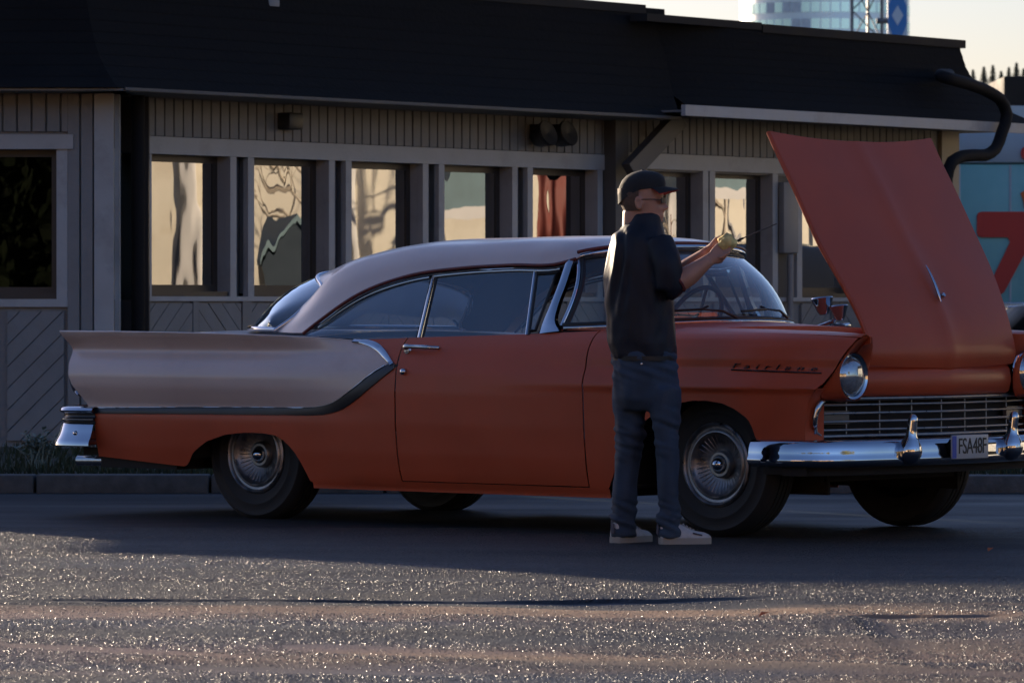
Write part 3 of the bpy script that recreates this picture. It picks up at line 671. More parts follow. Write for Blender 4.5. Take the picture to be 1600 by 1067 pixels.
obj('air_cleaner', lathe([(0, .90), (.02, .905), (.03, .885), (.17, .88), (.18, .86), (.18, .80), (.165, .79), (.06, .78), (.055, .68)], 28, 'z', (3.1, 0, 0)), M['black'], bay, 40)
obj('radiator', bbox(3.45, 3.52, -.32, .32, .36, .82, .01), M['iron'], bay, 40)
# cowl between windscreen and hood
def x_ws(y): return 2.03 + .53 * math.sqrt(max(0, 1 - (y / .80) ** 2))
def cowl():
    G = []
    for y in np.linspace(-.80, .80, 49):
        a = x_ws(y) - .03; row = []
        for u in np.linspace(0, 1, 9):
            x = a + (2.79 - a) * u; cr = 1 - (y / .82) ** 2
            row.append((x, y, .958 + .042 * cr * (1 - .55 * u) - .002 * u))
        row.append((2.792, y, row[-1][2] - .03)); G.append(row)
    return grid(G, flip=True)
obj('cowl', thick(cowl(), .004), M['red'], car, 40)
obj('fender_ledge', join(*[grid([[(x, s * float(W(x, float(z_belt(x)))) , float(z_belt(x))), (x, s * .795, float(z_belt(x)) + .004), (x, s * .74, .962)] for x in np.linspace(2.33, 2.79, 12)], flip=s > 0) for s in (-1, 1)]), M['red'], car, 40)
# deck, rear panel
def deck():
    G = []
    for x in np.linspace(-1.22, .42, 36):
        row = []; zf = float(z_fin(x)); wf_ = float(W(x, zf)) - .004
        for q in np.linspace(-1, 1, 41):
            y = q * wf_; a = abs(q)
            crown = .945 - .035 * a ** 2 - .10 * max(0, (-.55 - x)) ** 2
            fin = zf; k = float(sstep(.80, 1.0, a)); valley = crown - .028 * float(sstep(.6, .86, a)) * float(1 - sstep(-.1, .5, x))
            row.append((x, y, valley * (1 - k) + fin * k))
        G.append(row)
    return grid(G)
obj('trunk_deck', thick(deck(), .004), M['cream'], car, 40)
def tail():
    G = []
    for q in np.linspace(-1, 1, 31):
        row = []
        for z in np.linspace(.36, .915, 14):
            x = float(xr_fin(max(z, .5))) + .012 - .03 * (1 - q * q); row.append((x + (.03 if z < .5 else 0), q * (float(W(-1.1, z)) - .012), z))
        G.append(row)
    return grid(G, flip=True)
obj('tail_panel', tail(), M['red'], car, 40)
for s in (-1, 1):
    tl = obj('tail_light', xf(lathe([(.098, 0), (.104, .015), (.100, .032), (.090, .038), (.086, .032)], 36, 'x'), Matrix.Translation((-1.13, s * .835, .70)) @ Matrix.Scale(-1, 4, (1, 0, 0)) @ Matrix.Scale(.95, 4, (0, 1, 0))), M['chrome'], car, 50)
    obj('lens', xf(lathe([(0, .055), (.04, .052), (.07, .043), (.087, .030)], 36, 'x'), Matrix.Translation((-1.13, s * .835, .70)) @ Matrix.Scale(-1, 4, (1, 0, 0))), M['redlens'], tl, 60)
    obj('fin_edge', tube([(x, s * (float(W(x, float(z_fin(x)))) - .004), float(z_fin(x)) + .001) for x in np.linspace(-1.25, .80, 40)], .005, 6), M['cream'], car, 60)
# roof: five lengthwise curves per side, blended across
LV = [[(.383, -.800, .937), (.474, -.780, 1.0), (.678, -.725, 1.128), (.984, -.685, 1.222), (1.303, -.665, 1.258), (1.634, -.660, 1.272), (1.95, -.650, 1.281), (2.02, -.635, 1.300)],
      [(.20, -.740, .938), (.30, -.715, 1.03), (.46, -.672, 1.165), (.80, -.630, 1.275), (1.25, -.615, 1.312), (1.65, -.612, 1.325), (1.95, -.605, 1.332), (2.06, -.590, 1.325)],
      [(.10, -.700, .944), (.20, -.66, 1.030), (.38, -.605, 1.215), (.72, -.555, 1.325), (1.2, -.545, 1.358), (1.65, -.545, 1.370), (1.98, -.535, 1.365), (2.11, -.520, 1.340)],
      [(.285, -.565, 1.125), (.33, -.525, 1.225), (.52, -.47, 1.315), (.82, -.44, 1.37), (1.25, -.43, 1.388), (1.65, -.43, 1.397), (2.0, -.42, 1.387), (2.16, -.40, 1.350)],
      [(.06, -.34, 1.225), (.24, -.29, 1.297), (.48, -.27, 1.352), (.82, -.25, 1.395), (1.25, -.24, 1.405), (1.65, -.24, 1.410), (2.02, -.23, 1.397), (2.20, -.22, 1.355)],
      [(.00, 0, 1.248), (.20, 0, 1.305), (.46, 0, 1.365), (.82, 0, 1.402), (1.25, 0, 1.411), (1.65, 0, 1.415), (2.03, 0, 1.402), (2.22, 0, 1.357)]]
CU = [catmull(l, 44) for l in LV]
CU = CU + [c * np.array([1, -1, 1]) for c in CU[-2::-1]]
RP = np.stack([catmull([c[i] for c in CU], 61) for i in range(44)])       # [along, across]
obj('roof', thick(grid(RP), .006), M['cream'], car, 50)
def off(c, dy, dz, s=1): return [(p[0], s * p[1] + s * dy, p[2] + dz) for p in c]
c0 = CU[0]
for s in (1, -1):
    obj('drip_rail', tube([(p[0], s * (p[1] - .006), p[2] - .004) for p in c0], .0085, 8), M['darkred'], car, 60)
    obj('drip_rail_edge', tube([(p[0], s * (p[1] - .004), p[2] - .020) for p in c0[3:]], .0055, 6), M['chrome'], car, 60)
# rear window: header visor, side trims, glass
hdr = catmull([CU[2][0], CU[3][0], CU[4][0], CU[5][0], CU[6][0], CU[7][0], CU[8][0]], 60)
upper = [p for p in hdr if p[2] > 1.12]
obj('rear_window_visor', tube([(p[0] - .012, p[1], p[2] - .006) for p in upper], .014, 10, flat=.8), M['chrome'], car, 60)
base = [(.10, -.70, .944), (-.05, -.665, .946), (-.22, -.56, .948), (-.38, -.32, .950), (-.43, 0, .950), (-.38, .32, .950), (-.22, .56, .948), (-.05, .665, .946), (.10, .70, .944)]
bs = catmull(base, 41)
obj('rear_window_trim', tube([(p[0] - .005, p[1], p[2] + .008) for p in bs], .013, 8), M['chrome'], car, 60)
for s in (1, -1):
    side = catmull([LV[2][0], (.17, -.665, .995), (.235, -.615, 1.065), LV[3][0]], 16)
    obj('rear_window_trim', tube([(p[0] - .008, s * (p[1] - .004), p[2] + .002) for p in side], .013, 8), M['chrome'], car, 60)
ht = catmull([hdr[i] for i in range(60) if hdr[i][2] > 1.10], 41); G = []
tops = catmull([LV[2][0]] + [(.19, -.655, 1.02)] + [tuple(p) for p in ht[::5]] + [(.19, .655, 1.02), (.10, .70, .944)], 41)
for i in range(41): G.append([tuple(tops[i] * (1 - u) + bs[i] * u + np.array([-.05, 0, .035]) * math.sin(math.pi * u)) for u in np.linspace(0, 1, 10)])
obj('rear_window', grid(G), M['carglass'], car, 60)
# side glass with its chrome frame
def top_at(x):
    i = np.argsort(c0[:, 0]); return np.array([np.interp(x, c0[i, 0], c0[i, k]) for k in (1, 2)])
def glass_pt(xt, xb, u, s):
    """point of the side glass plane: xt at the roof rail, xb at the belt"""
    y1, z1 = top_at(xt); z0 = float(z_belt(xb)); y0 = -.835
    return (xb + (xt - xb) * u, s * (y0 + (y1 + .012 - y0) * u), z0 + (z1 - .026 - z0) * u)
def xt_of(q_): return np.interp(q_, [0, .3, 1], [.46, .72, 1.108])
def xb_of(q_): return np.interp(q_, [0, .3, 1], [.43, .72, 1.165])
for s in (1, -1):
    G = [[glass_pt(float(xt_of(q_)), float(xb_of(q_)), u, s) for u in np.linspace(0, 1, 8)] for q_ in np.linspace(0, 1, 26)]
    obj('quarter_glass', grid(G), M['carglass'], car, 60)
    G = [[glass_pt(1.14 + .62 * q_, 1.205 + .665 * q_, u, s) for u in np.linspace(0, 1, 8)] for q_ in np.linspace(0, 1, 14)]
    obj('door_glass', grid(G), M['carglass'], car, 60)
    obj('glass_frame', tube([glass_pt(float(xt_of(q_)), float(xb_of(q_)), .98, s) for q_ in np.linspace(0, 1, 26)], .012, 8), M['chrome'], car, 60)
    obj('glass_frame', tube([glass_pt(x, x + .07, .985, s) for x in np.linspace(1.13, 1.93, 14)], .012, 8), M['chrome'], car, 60)
    pil = [glass_pt(1.128, 1.190, u, s) for u in np.linspace(-.02, 1, 6)]
    obj('pillar_trim', tube(pil, .015, 8, flat=.7), M['chrome'], car, 60)
    obj('pillar_gasket', tube([(p[0] + .022, p[1], p[2]) for p in pil], .007, 6), M['seal'], car, 60)
    vp = [glass_pt(1.773, 1.880, u, s) for u in np.linspace(-.02, .98, 6)]
    obj('vent_post', tube(vp, .009, 8), M['chrome'], car, 60)
    obj('vent_gasket', tube([(p[0] + .015, p[1], p[2]) for p in vp], .008, 6), M['seal'], car, 60)
    G = [[tuple(np.array(glass_pt(1.79, 1.895, u, s)) * (1 - q_) + np.array(glass_pt(1.915, 1.925, u, s)) * q_) for u in np.linspace(.05, .93, 8)] for q_ in np.linspace(0, 1, 6)]
    obj('vent_glass', grid(G), M['carglass'], car, 60)
    obj('vent_frame', tube([G[0][0], G[-1][0]] + [tuple(p) for p in G[-1][1:]] + [G[0][-1]], .008, 6), M['seal'], car, 60)
    # windscreen pillar: wide bright dog-leg
    a = [np.array(p) for p in ((1.972, s * -.650, 1.287), (1.972, s * -.70, 1.19), (1.966, s * -.765, 1.07), (1.960, s * -.812, .985), (1.962, s * -.835, .940))]
    fw = [np.array(p) for p in ((2.010, s * -.635, 1.300), (2.012, s * -.695, 1.18), (2.012, s * -.760, 1.065), (2.03, s * -.802, 1.00), (2.08, s * -.828, .952))]
    G = []
    for p, f_ in zip(catmull(a, 16), catmull(fw, 16)):
        m_ = (p + f_) / 2
        G.append([tuple(p + np.array([0, s * .02, 0])), tuple(p + np.array([0, s * -.003, 0])), tuple(m_ + np.array([0, s * -.012, 0])), tuple(f_ + np.array([0, s * -.006, 0])), tuple(f_ + np.array([0, s * .02, 0]))])
    obj('windscreen_pillar', grid(G, flip=s < 0), M['chrome'], car, 50)
# windscreen: wrap-round glass, gasket and bright frame
def ws_top(y): return (2.0 + .20 * math.sqrt(max(0, 1 - (y / .615) ** 2)), y, 1.290 + .053 * math.sqrt(max(0, 1 - (y / .615) ** 2)))
yt = .612 * np.sin(np.linspace(-math.pi / 2, math.pi / 2, 41)); yb = .795 * np.sin(np.linspace(-math.pi / 2, math.pi / 2, 41)); G = []
top_c = [ws_top(y) for y in yt]; bot_c = [(x_ws(y) - .02, y, .975 + .032 * (1 - (y / .8) ** 2)) for y in yb]
for a, b in zip(top_c, bot_c): G.append([tuple(np.array(a) * (1 - u) + np.array(b) * u + np.array([.04, 0, .02]) * math.sin(math.pi * u)) for u in np.linspace(0, 1, 12)])
obj('windscreen', grid(G, flip=True), M['wsglass'], car, 80)
obj('windscreen_gasket', join(tube([(p[0] + .002, p[1], p[2] - .004) for p in top_c], .013, 8), tube([(p[0] + .004, p[1], p[2] + .004) for p in bot_c], .012, 8)), M['seal'], car, 60)
obj('windscreen_frame', tube([(p[0] + .012, p[1], p[2] + .014) for p in top_c], .013, 8), M['chrome'], car, 60)
obj('windscreen_frame', tube([(p[0] + .012, p[1], p[2] - .010) for p in bot_c], .012, 8), M['dullchrome'], car, 60)
obj('header_rail', tube([(p[0] + .004, p[1] * 1.03, p[2] + .032) for p in top_c], .009, 8), M['darkred'], car, 60)
for s in (1, -1):
    e = [G[0 if s > 0 else -1][k] for k in range(12)]
    obj('windscreen_frame', tube([(p[0] - .004, p[1], p[2]) for p in e], .012, 8), M['chrome'], car, 60)
    obj('windscreen_gasket', tube([(p[0] + .018, p[1] * .99, p[2]) for p in e], .012, 8), M['seal'], car, 60)
# wipers
for y0, y1 in ((-.10, -.50), (.36, -.02)):
    p0 = Vector((x_ws(y0) + .02, y0, 1.015)); p1 = Vector((x_ws((y0 + y1) / 2) - .005, (y0 + y1) / 2, 1.055))
    wpr = obj('wiper', tube([p0, (p0 + p1) / 2 + Vector((.02, 0, .012)), p1], [.009, .006, .004], 6), M['seal'], car, 60)
    obj('blade', tube([Vector((x_ws(y1) - .02, y1, 1.045)), p1, Vector((x_ws(y0) - .03, y0 * .6 + y1 * .4, 1.07))], .006, 6), M['seal'], wpr, 60)
# cabin
cab = obj('cabin_floor', box(.45, 2.5, -.80, .80, .215, .23), M['under'], car)
def bench(x, name, m, zt):
    bk = []
    for y in np.linspace(-.66, .66, 25):
        rr = .04 * (abs(y) / .66) ** 6; hump = zt - .035 * (abs(y) / .66) ** 4
        bk.append([(x + .16, y, .36), (x + .10, y, .44), (x + .06, y, hump - .16), (x + .05, y, hump - .04), (x + .01, y, hump), (x - .06, y, hump - .01), (x - .10, y, hump - .06), (x - .06, y, .42), (x, y, .30)])
    V, Fc = grid(bk, flip=True); n = len(bk); q = 9
    Fc += [tuple(range(q)), tuple((n - 1) * q + k for k in range(q))[::-1]]
    b = obj(name, (V, Fc), m, car, 50)
    obj('cushion', bbox(x + .08, x + .60, -.66, .66, .26, .44, .05, 3), m, b, 50)
bench(1.22, 'front_seat', M['vinyl'], .925); bench(.42, 'rear_seat', M['vinyl'], .915)
obj('parcel_shelf', box(-.02, .34, -.62, .62, .895, .91), M['dash'], car)
obj('dashboard', thick(grid([[(2.42 - .35 * (y / .78) ** 2, y, .93), (2.30 - .3 * (y / .78) ** 2, y, .965), (2.12 - .2 * (y / .78) ** 2, y, .955), (2.08 - .2 * (y / .78) ** 2, y, .88), (2.12 - .2 * (y / .78) ** 2, y, .70)] for y in np.linspace(-.78, .78, 25)], flip=True), .01), M['dash'], car, 40)
sw_m = Matrix.Translation((1.93, .36, .985)) @ Matrix.Rotation(R(-62), 4, 'Y')
ring = [(.20 * math.cos(a), .20 * math.sin(a), 0) for a in np.linspace(0, 2 * math.pi, 41)]
sw = obj('steering_wheel', xf(tube(ring, .012, 8, False), sw_m), M['black'], car, 60)
obj('steering_column', xf(join(tube([(0, 0, -.30), (0, 0, -.01)], .022, 8), tube([(-.19, 0, 0), (0, 0, -.03), (.19, 0, 0)], .009, 6), lathe([(0, .01), (.035, .005), (.05, -.02), (.05, -.04)], 16, 'z')), sw_m), M['dullchrome'], sw, 60)
mr = obj('rear_view_mirror', bbox(2.06, 2.08, -.10, .10, 1.20, 1.255, .008), M['dullchrome'], car, 40)
obj('mirror_stalk', tube([(2.08, 0, 1.235), (2.14, 0, 1.31)], .006, 6), M['dullchrome'], mr, 60)
obj('headliner', grid(RP[1:-1, 2:-2] - np.array([0, 0, .03]), flip=True), M['dash'], car, 50)
# raised hood, hinged at the front
HL = catmull([(3.716, .800), (3.732, .845), (3.720, .905), (3.686, 1.0), (3.620, 1.135), (3.470, 1.385), (3.312, 1.665), (3.255, 1.76), (3.188, 1.880)], 40)
def hood_pt(i, q, lift=0.0):
    x, z = HL[i]; j0, j1 = HL[max(0, i - 1)], HL[min(39, i + 1)]; tx, tz = (j1 - j0) / np.linalg.norm(j1 - j0); nx, nz = tz, -tx
    u = i / 39; wd = .565 + .065 * float(sstep(.05, .55, u)); cr = (1 - q * q) * (.040 - .030 * u) + .012 * max(0, 1 - abs(q) / .22) ** 2 * (1 - u * .6)
    sh = -.045 * (1 - abs(q) ** 2.2) * float(sstep(.72, 1, u))
    return (x + nx * (cr + lift) + tx * sh, q * wd, z + nz * (cr + lift) + tz * sh)
G = [[hood_pt(i, q) for q in np.linspace(-1, 1, 33)] for i in range(40)]
hd = obj('hood', thick(grid(G), -.008), M['red'], car, 50)
G2 = []
for i in range(4, 38): G2.append([hood_pt(i, q, -.03) for q in np.linspace(-.86, .86, 17)])
obj('hood_inner_frame', thick(grid(G2, flip=True), .02), M['bay'], hd, 50)
for s in (-.997, .997): obj('hood_lip', tube([hood_pt(i, s, -.012) for i in range(0, 40)], .012, 6), M['red'], hd, 60)
orn = [hood_pt(i, 0, .012 + .012 * math.sin(math.pi * (i - 9) / 10)) for i in range(9, 16)]
obj('hood_ornament', tube(orn, [.003, .007, .0075, .007, .006, .005, .0025], 8), M['chrome'], hd, 60)
bs_ = [hood_pt(10, .05, .0), hood_pt(10, .05, .03)]
obj('hood_emblem', tube(bs_, [.016, .010], 12), M['chrome'], hd, 60)
for s in (-1, 1): obj('hood_hinge', tube([(3.60, s * .45, .78), (3.66, s * .45, .86), hood_pt(6, s * .8, -.03)], .012, 6), M['iron'], hd, 60)
# nose: body-coloured face between the lamps, grille below it
def xg(y): return 3.725 - .115 * abs(y / .85) ** 1.35
def nose():
    G = []
    for y in np.linspace(-.58, .58, 33):
        x = xg(y); G.append([(x - .03, y, .806), (x + .004, y, .802), (x + .030, y, .775), (x + .038, y, .72), (x + .026, y, .672), (x + .006, y, .655), (x - .03, y, .650)])
    return grid(G, flip=True)
obj('nose_panel', thick(nose(), .004), M['red'], car, 50)
for s in (-1, 1):
    C = np.array([3.712, s * .705, .752]); rr = .108; n = 48
    def outer(a):
        # loop that follows the fender edge outside and the nose inside
        pts = [(0, (3.70, .585, .735)), (30, (3.72, .575, .80)), (58, (3.775, .62, .885)), (84, (3.83, .70, .932)), (112, (3.843, .775, .936)), (135, (3.825, .815, .91)), (155, (3.785, .838, .855)), (180, (3.725, .852, .765)), (212, (3.655, .862, .683)), (240, (3.635, .82, .645)), (270, (3.655, .705, .632)), (300, (3.69, .62, .640)), (330, (3.70, .59, .675)), (360, (3.70, .585, .735))]
        A_ = [p[0] for p in pts]; return np.array([np.interp(a, A_, [p[1][k] for p in pts]) for k in range(3)]) * np.array([1, s, 1])
    G = []
    for k in range(n):
        a = 360 * k / n; ca, sa = -math.cos(R(a)), math.sin(R(a)); o_ = outer(a)
        i_ = C + np.array([0.02, s * ca * -1 * rr * -1, sa * rr]); i_[1] = s * (.705 + ca * rr); d_ = C + np.array([-.012, 0, 0]); d_ = np.array([C[0] - .015, s * (.705 + ca * rr * .98), C[2] + sa * rr * .98])
        m1 = o_ * .5 + i_ * .5 + np.array([.004, 0, 0])
        G.append([tuple(o_), tuple(o_ * .88 + i_ * .12 + np.array([.004, 0, 0])), tuple(m1), tuple(i_), tuple(d_)])
    bz = obj('headlight_bezel', grid(G, flip=s < 0, closeu=True), M['red'], car, 40)
    hl = obj('headlight', xf(lathe([(.112, -.02), (.112, .012), (.104, .020), (.094, .014), (.092, 0)], 40, 'x'), Matrix.Translation(tuple(C))), M['chrome'], car, 50)
    obj('lens', xf(lathe([(0, .040), (.03, .038), (.06, .030), (.08, .018), (.094, 0)], 40, 'x'), Matrix.Translation(tuple(C))), M['lens'], hl, 80)
    b = obj('fender_nose_fill', thick(grid([[(float(xf_fen(z)) - .004, s * (float(W(float(xf_fen(z)), z)) - .003), z), (float(xf_fen(z)) + .004, s * .86, z - .002), (xg(.80) + .01, s * .80, z)] for z in np.linspace(.455, .70, 12)], flip=s > 0), .004), M['red'], car, 40)
gz0, gz1 = .478, .648
def gbar(z, r, y0=-.84, y1=.84, n=41, dx=0): return tube([(xg(y) + dx, y, z) for y in np.linspace(y0, y1, n)], r, 6)
gb = obj('grille', thick(grid([[(xg(y) - .06, y, z) for z in (gz0, gz1)] for y in np.linspace(-.84, .84, 31)], flip=True), .004), M['under'], car)
for z in np.linspace(gz0 + .028, gz1 - .028, 4):
    obj('bar', tube([(xg(y) - .004, y, z - .010 * 0) for y in np.linspace(-.80, .80, 41)], .0055, 6, flat=.9), M['hubsteel'], gb, 60)
for y in np.linspace(-.63, .63, 7): obj('divider', tube([(xg(y) - .018, y, gz0), (xg(y) - .018, y, gz1)], .004, 6), M['hubsteel'], gb, 60)
lo = [(xg(y) + .004, y, gz0) for y in np.linspace(-.80, .80, 41)]; hi = [(xg(y) + .006, y, gz1) for y in np.linspace(-.80, .80, 41)]
loop = lo + [(xg(.83), .835, gz0 + .02), (xg(.85) + .02, .868, gz0 + .08), (xg(.84) + .03, .845, gz1 - .02)] + hi[::-1] + [(xg(.84) + .03, -.845, gz1 - .02), (xg(.85) + .02, -.868, gz0 + .08), (xg(.83), -.835, gz0 + .02), lo[0]]
obj('surround', tube(loop, .009, 8, False), M['hubsteel'], gb, 60)
for s in (-1, 1): obj('end_cap', tube(catmull([(xg(.78) + .012, s * .78, gz1 + .002), (xg(.84) + .03, s * .842, gz1 - .018), (xg(.85) + .022, s * .866, gz0 + .08), (xg(.83), s * .842, gz0 + .015)], 18), [.006] * 3 + [.016] * 6 + [.013] * 6 + [.006] * 3, 8), M['dullchrome'], gb, 60)
for s in (-1, 1):
    pl = obj('parking_lamp', thick(grid([[(xg(y) - .01, s * y, z) for z in (gz0 + .055, gz1 - .055)] for y in np.linspace(.62, .79, 8)], flip=s < 0), .02), M['amber'], car, 40)
# front bumper, guards, plate
def sweep(path, prof, name, m, flipf=False, parent=car, sm=50):
    P = [Vector((p[0], p[1], 0)) for p in path]; G = []
    for i, p in enumerate(P):
        t = (P[min(i + 1, len(P) - 1)] - P[max(i - 1, 0)]).normalized(); nn = Vector((t.y, -t.x, 0))
        G.append([(p.x + nn.x * a, p.y + nn.y * a, z + (path[i][2] if len(path[i]) > 2 else 0)) for a, z in prof])
    return obj(name, grid(G, flip=flipf), m, parent, sm)
fb_path = catmull([(3.325, -.925), (3.42, -.938), (3.55, -.925), (3.66, -.865), (3.725, -.74), (3.765, -.5), (3.79, -.25), (3.795, 0), (3.79, .25), (3.765, .5), (3.725, .74), (3.66, .865), (3.55, .925), (3.42, .938), (3.325, .925)], 90)
bprof = [(-.07, .452), (-.02, .464), (.000, .464), (.014, .458), (.024, .444), (.030, .425), (.033, .405), (.034, .390), (.040, .378), (.041, .366), (.034, .352), (.012, .340), (-.02, .334), (-.06, .333)]
fbm = sweep([(p[0], p[1]) for p in fb_path], bprof, 'front_bumper', M['chrome'], False)
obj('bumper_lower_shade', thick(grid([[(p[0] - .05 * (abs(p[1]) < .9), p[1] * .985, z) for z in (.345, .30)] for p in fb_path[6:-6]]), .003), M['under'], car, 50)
for s in (-1, 1):
    obj('bumper_guard', xf(lathe([(0, -.075), (.02, -.072), (.040, -.058), (.055, -.03), (.058, -.008), (.050, .020), (.034, .045), (.026, .062), (.0235, .09), (.0225, .13), (.0205, .145), (.012, .156), (0, .160)], 28, 'z'), Matrix.Translation((3.822, s * .40, .418)) @ Matrix.Rotation(R(7), 4, 'Y')), M['chrome'], fbm, 60)
plate = obj('licence_plate', bbox(3.858, 3.866, -.135, .155, .365, .475, .003), M['platewhite'], car, 40)
obj('blue_strip', box(3.8665, 3.8675, -.133, -.100, .368, .472), M['plateblue'], plate)
tv, tf = text_mesh('FSA48F', .104, .001, 0, .94)
tw = max(p[0] for p in tv) - min(p[0] for p in tv)
pm = Matrix.Translation((3.8675, .026, .420)) @ Matrix(((0, 0, 1, 0), (1, 0, 0, 0), (0, 1, 0, 0), (0, 0, 0, 1))) @ Matrix.Diagonal((.218 / tw, 1.0, 1, 1))
obj('plate_lettering', xf((tv, tf), pm), M['ink'], plate)
obj('plate_bracket', box(3.80, 3.857, -.08, .10, .385, .455), M['under'], plate)
# script on the fender
tv, tf = text_mesh('Fairlane', .085, .003, .35, 1.9)
x0_, x1_ = min(p[0] for p in tv), max(p[0] for p in tv); cv = []
for a, b, c in tv:
    x = 3.195 + (a - x0_) / (x1_ - x0_) * .46; z = .797 - (x - 3.2) * .022 + b * .38; cv.append((x, -(float(W(x, z)) + .003 + c), z))
sc_ = obj('script', (cv, [f[::-1] for f in tf]), M['darkmetal'], car)
obj('script_bar', tube([(x, -(float(W(x, .779 - (x - 3.2) * .022)) + .004), .779 - (x - 3.2) * .022) for x in np.linspace(3.19, 3.68, 24)], .0035, 6), M['darkmetal'], sc_, 60)
# rear bumper: stepped chrome end with a flared skirt
rb_path = catmull([(-.985, -.925), (-1.10, -.935), (-1.20, -.925), (-1.27, -.87), (-1.31, -.75), (-1.34, -.5), (-1.36, -.25), (-1.365, 0), (-1.36, .25), (-1.34, .5), (-1.31, .75), (-1.27, .87), (-1.20, .925), (-1.10, .935), (-.985, .925)], 90)
rp = [(p[0], p[1]) for p in rb_path[::-1]]
rbm = sweep(rp, [(-.05, .555), (-.01, .552), (.012, .545), (.020, .532), (.014, .522), (-.002, .516)], 'rear_bumper', M['chrome'])
sweep(rp, [(-.006, .518), (-.010, .505), (-.006, .494), (.004, .490), (.008, .486), (.004, .481), (-.010, .477), (-.012, .462)], 'bumper_groove', M['darkmetal'], parent=rbm)
sweep(rp, [(-.004, .4905), (.010, .4885), (.010, .4845), (-.004, .4825)], 'bumper_bead', M['chrome'], parent=rbm)
sweep(rp, [(-.014, .470), (.002, .466), (.010, .452), (.018, .425), (.030, .395), (.040, .380), (.046, .366), (.047, .352), (.036, .346), (.0, .344), (-.05, .343)], 'bumper_skirt', M['chrome'], parent=rbm)
for s in (-1, 1): obj('bumper_bolt', xf(lathe([(0, .012), (.008, .011), (.012, .004), (.013, -.01)], 14, 'y'), Matrix.Translation((-1.09, s * .955, .415)) @ Matrix.Scale(s, 4, (0, 1, 0))), M['dullchrome'], rbm, 60)
obj('tailpipe', tube([(-.6, -.62, .27), (-1.1, -.66, .265), (-1.36, -.68, .262)], .026, 12, True, .7), M['dullchrome'], car, 60)
# twin chrome pods on a bent arm above the far fender
ma = obj('fender_mirror', tube(catmull([(2.33, .845, .965), (2.40, .845, .985), (2.44, .845, 1.0), (2.455, .845, 1.03)], 14), .009, 8), M['chrome'], car, 60)
obj('mirror_foot', bbox(2.44, 2.53, .82, .87, .962, .985, .008), M['chrome'], ma, 40)
for x, z, r in ((2.375, 1.045, 1.0), (2.475, 1.015, .85)):
    obj('mirror_pod', xf(lathe([(0, -.02), (.020, -.018), (.03, .0), (.048, .055), (.052, .062), (.048, .068), (0, .066)], 20, 'z'), Matrix.Translation((x, .845, z)) @ Matrix.Diagonal((r * 1.15, r, r, 1)) @ Matrix.Rotation(R(-8), 4, 'Y')), M['chrome'], ma, 50)
obj('antenna', tube([(2.66, -.70, .965), (2.655, -.70, 1.50)], [.004, .0022], 6), M['dullchrome'], car, 60)
# wheels
def wheel(x, y, s, z=.325):
    r = .335
    w = obj('wheel', lathe([(.195, -.09), (.225, -.098), (.24, -.1005), (.245, -.104), (.252, -.104), (.256, -.101), (.28, -.102), (.300, -.0985), (.303, -.1005), (.309, -.0985), (.312, -.093), (.325, -.080), (.331, -.070), (r, -.050), (r, -.034), (r - .007, -.032), (r - .007, -.026), (r, -.024), (r, -.004), (r - .007, -.003), (r - .007, .003), (r, .004), (r, .024), (r - .007, .026), (r - .007, .032), (r, .034), (r, .050), (.331, .070), (.325, .080), (.312, .093), (.309, .0985), (.303, .1005), (.300, .0985), (.28, .102), (.256, .101), (.252, .104), (.245, .104), (.24, .1005), (.225, .098), (.195, .09)], 56, 'y'), M['black'], car, 45)
    w.name = 'wheel'; w.location = (x, y, z + .01)
    D = Matrix.Scale(s, 4, (0, 1, 0)); 
    obj('rim', xf(lathe([(.198, .085), (.196, .098), (.186, .104), (.178, .098), (.176, .088), (.165, .086), (.158, .094), (.150, .095)], 48, 'y'), D), M['hubsteel'], w, 50)
    cap = obj('hubcap', xf(lathe([(.152, .094), (.146, .084), (.138, .070), (.10, .050), (.066, .040), (.064, .062), (.056, .070), (.044, .070), (.040, .060)], 48, 'y'), D), M['hubsteel'], w, 40)
    fins = []
    for k in range(36):
        a = 2 * math.pi * k / 36; ca, sa = math.cos(a), math.sin(a); e = .0014
        p = [(ca * .068 - sa * e, .040, sa * .068 + ca * e), (ca * .068 + sa * e, .040, sa * .068 - ca * e), (ca * .136 + sa * e * 1.6, .069, sa * .136 - ca * e * 1.6), (ca * .136 - sa * e * 1.6, .069, sa * .136 + ca * e * 1.6), (ca * .072, .0412, sa * .072), (ca * .134, .0700, sa * .134)]
        fins.append((p, [(0, 4, 5, 3), (1, 2, 5, 4), (0, 1, 4), (2, 3, 5)]))
    obj('vanes', xf(join(*fins), D), M['hubsteel'], cap)
    obj('cone', xf(lathe([(.041, .062), (.038, .076), (.026, .098), (.012, .108), (0, .110)], 28, 'y'), D), M['chrome'], cap, 60)
    obj('drum', xf(lathe([(0, .0), (.19, .0), (.196, .07)], 24, 'y'), D), M['under'], w)
for x, yy, z in ((0.0, .655, .312), (2.997, .695, .328)):
    for s in (-1, 1): wheel(x, s * yy, s, z)

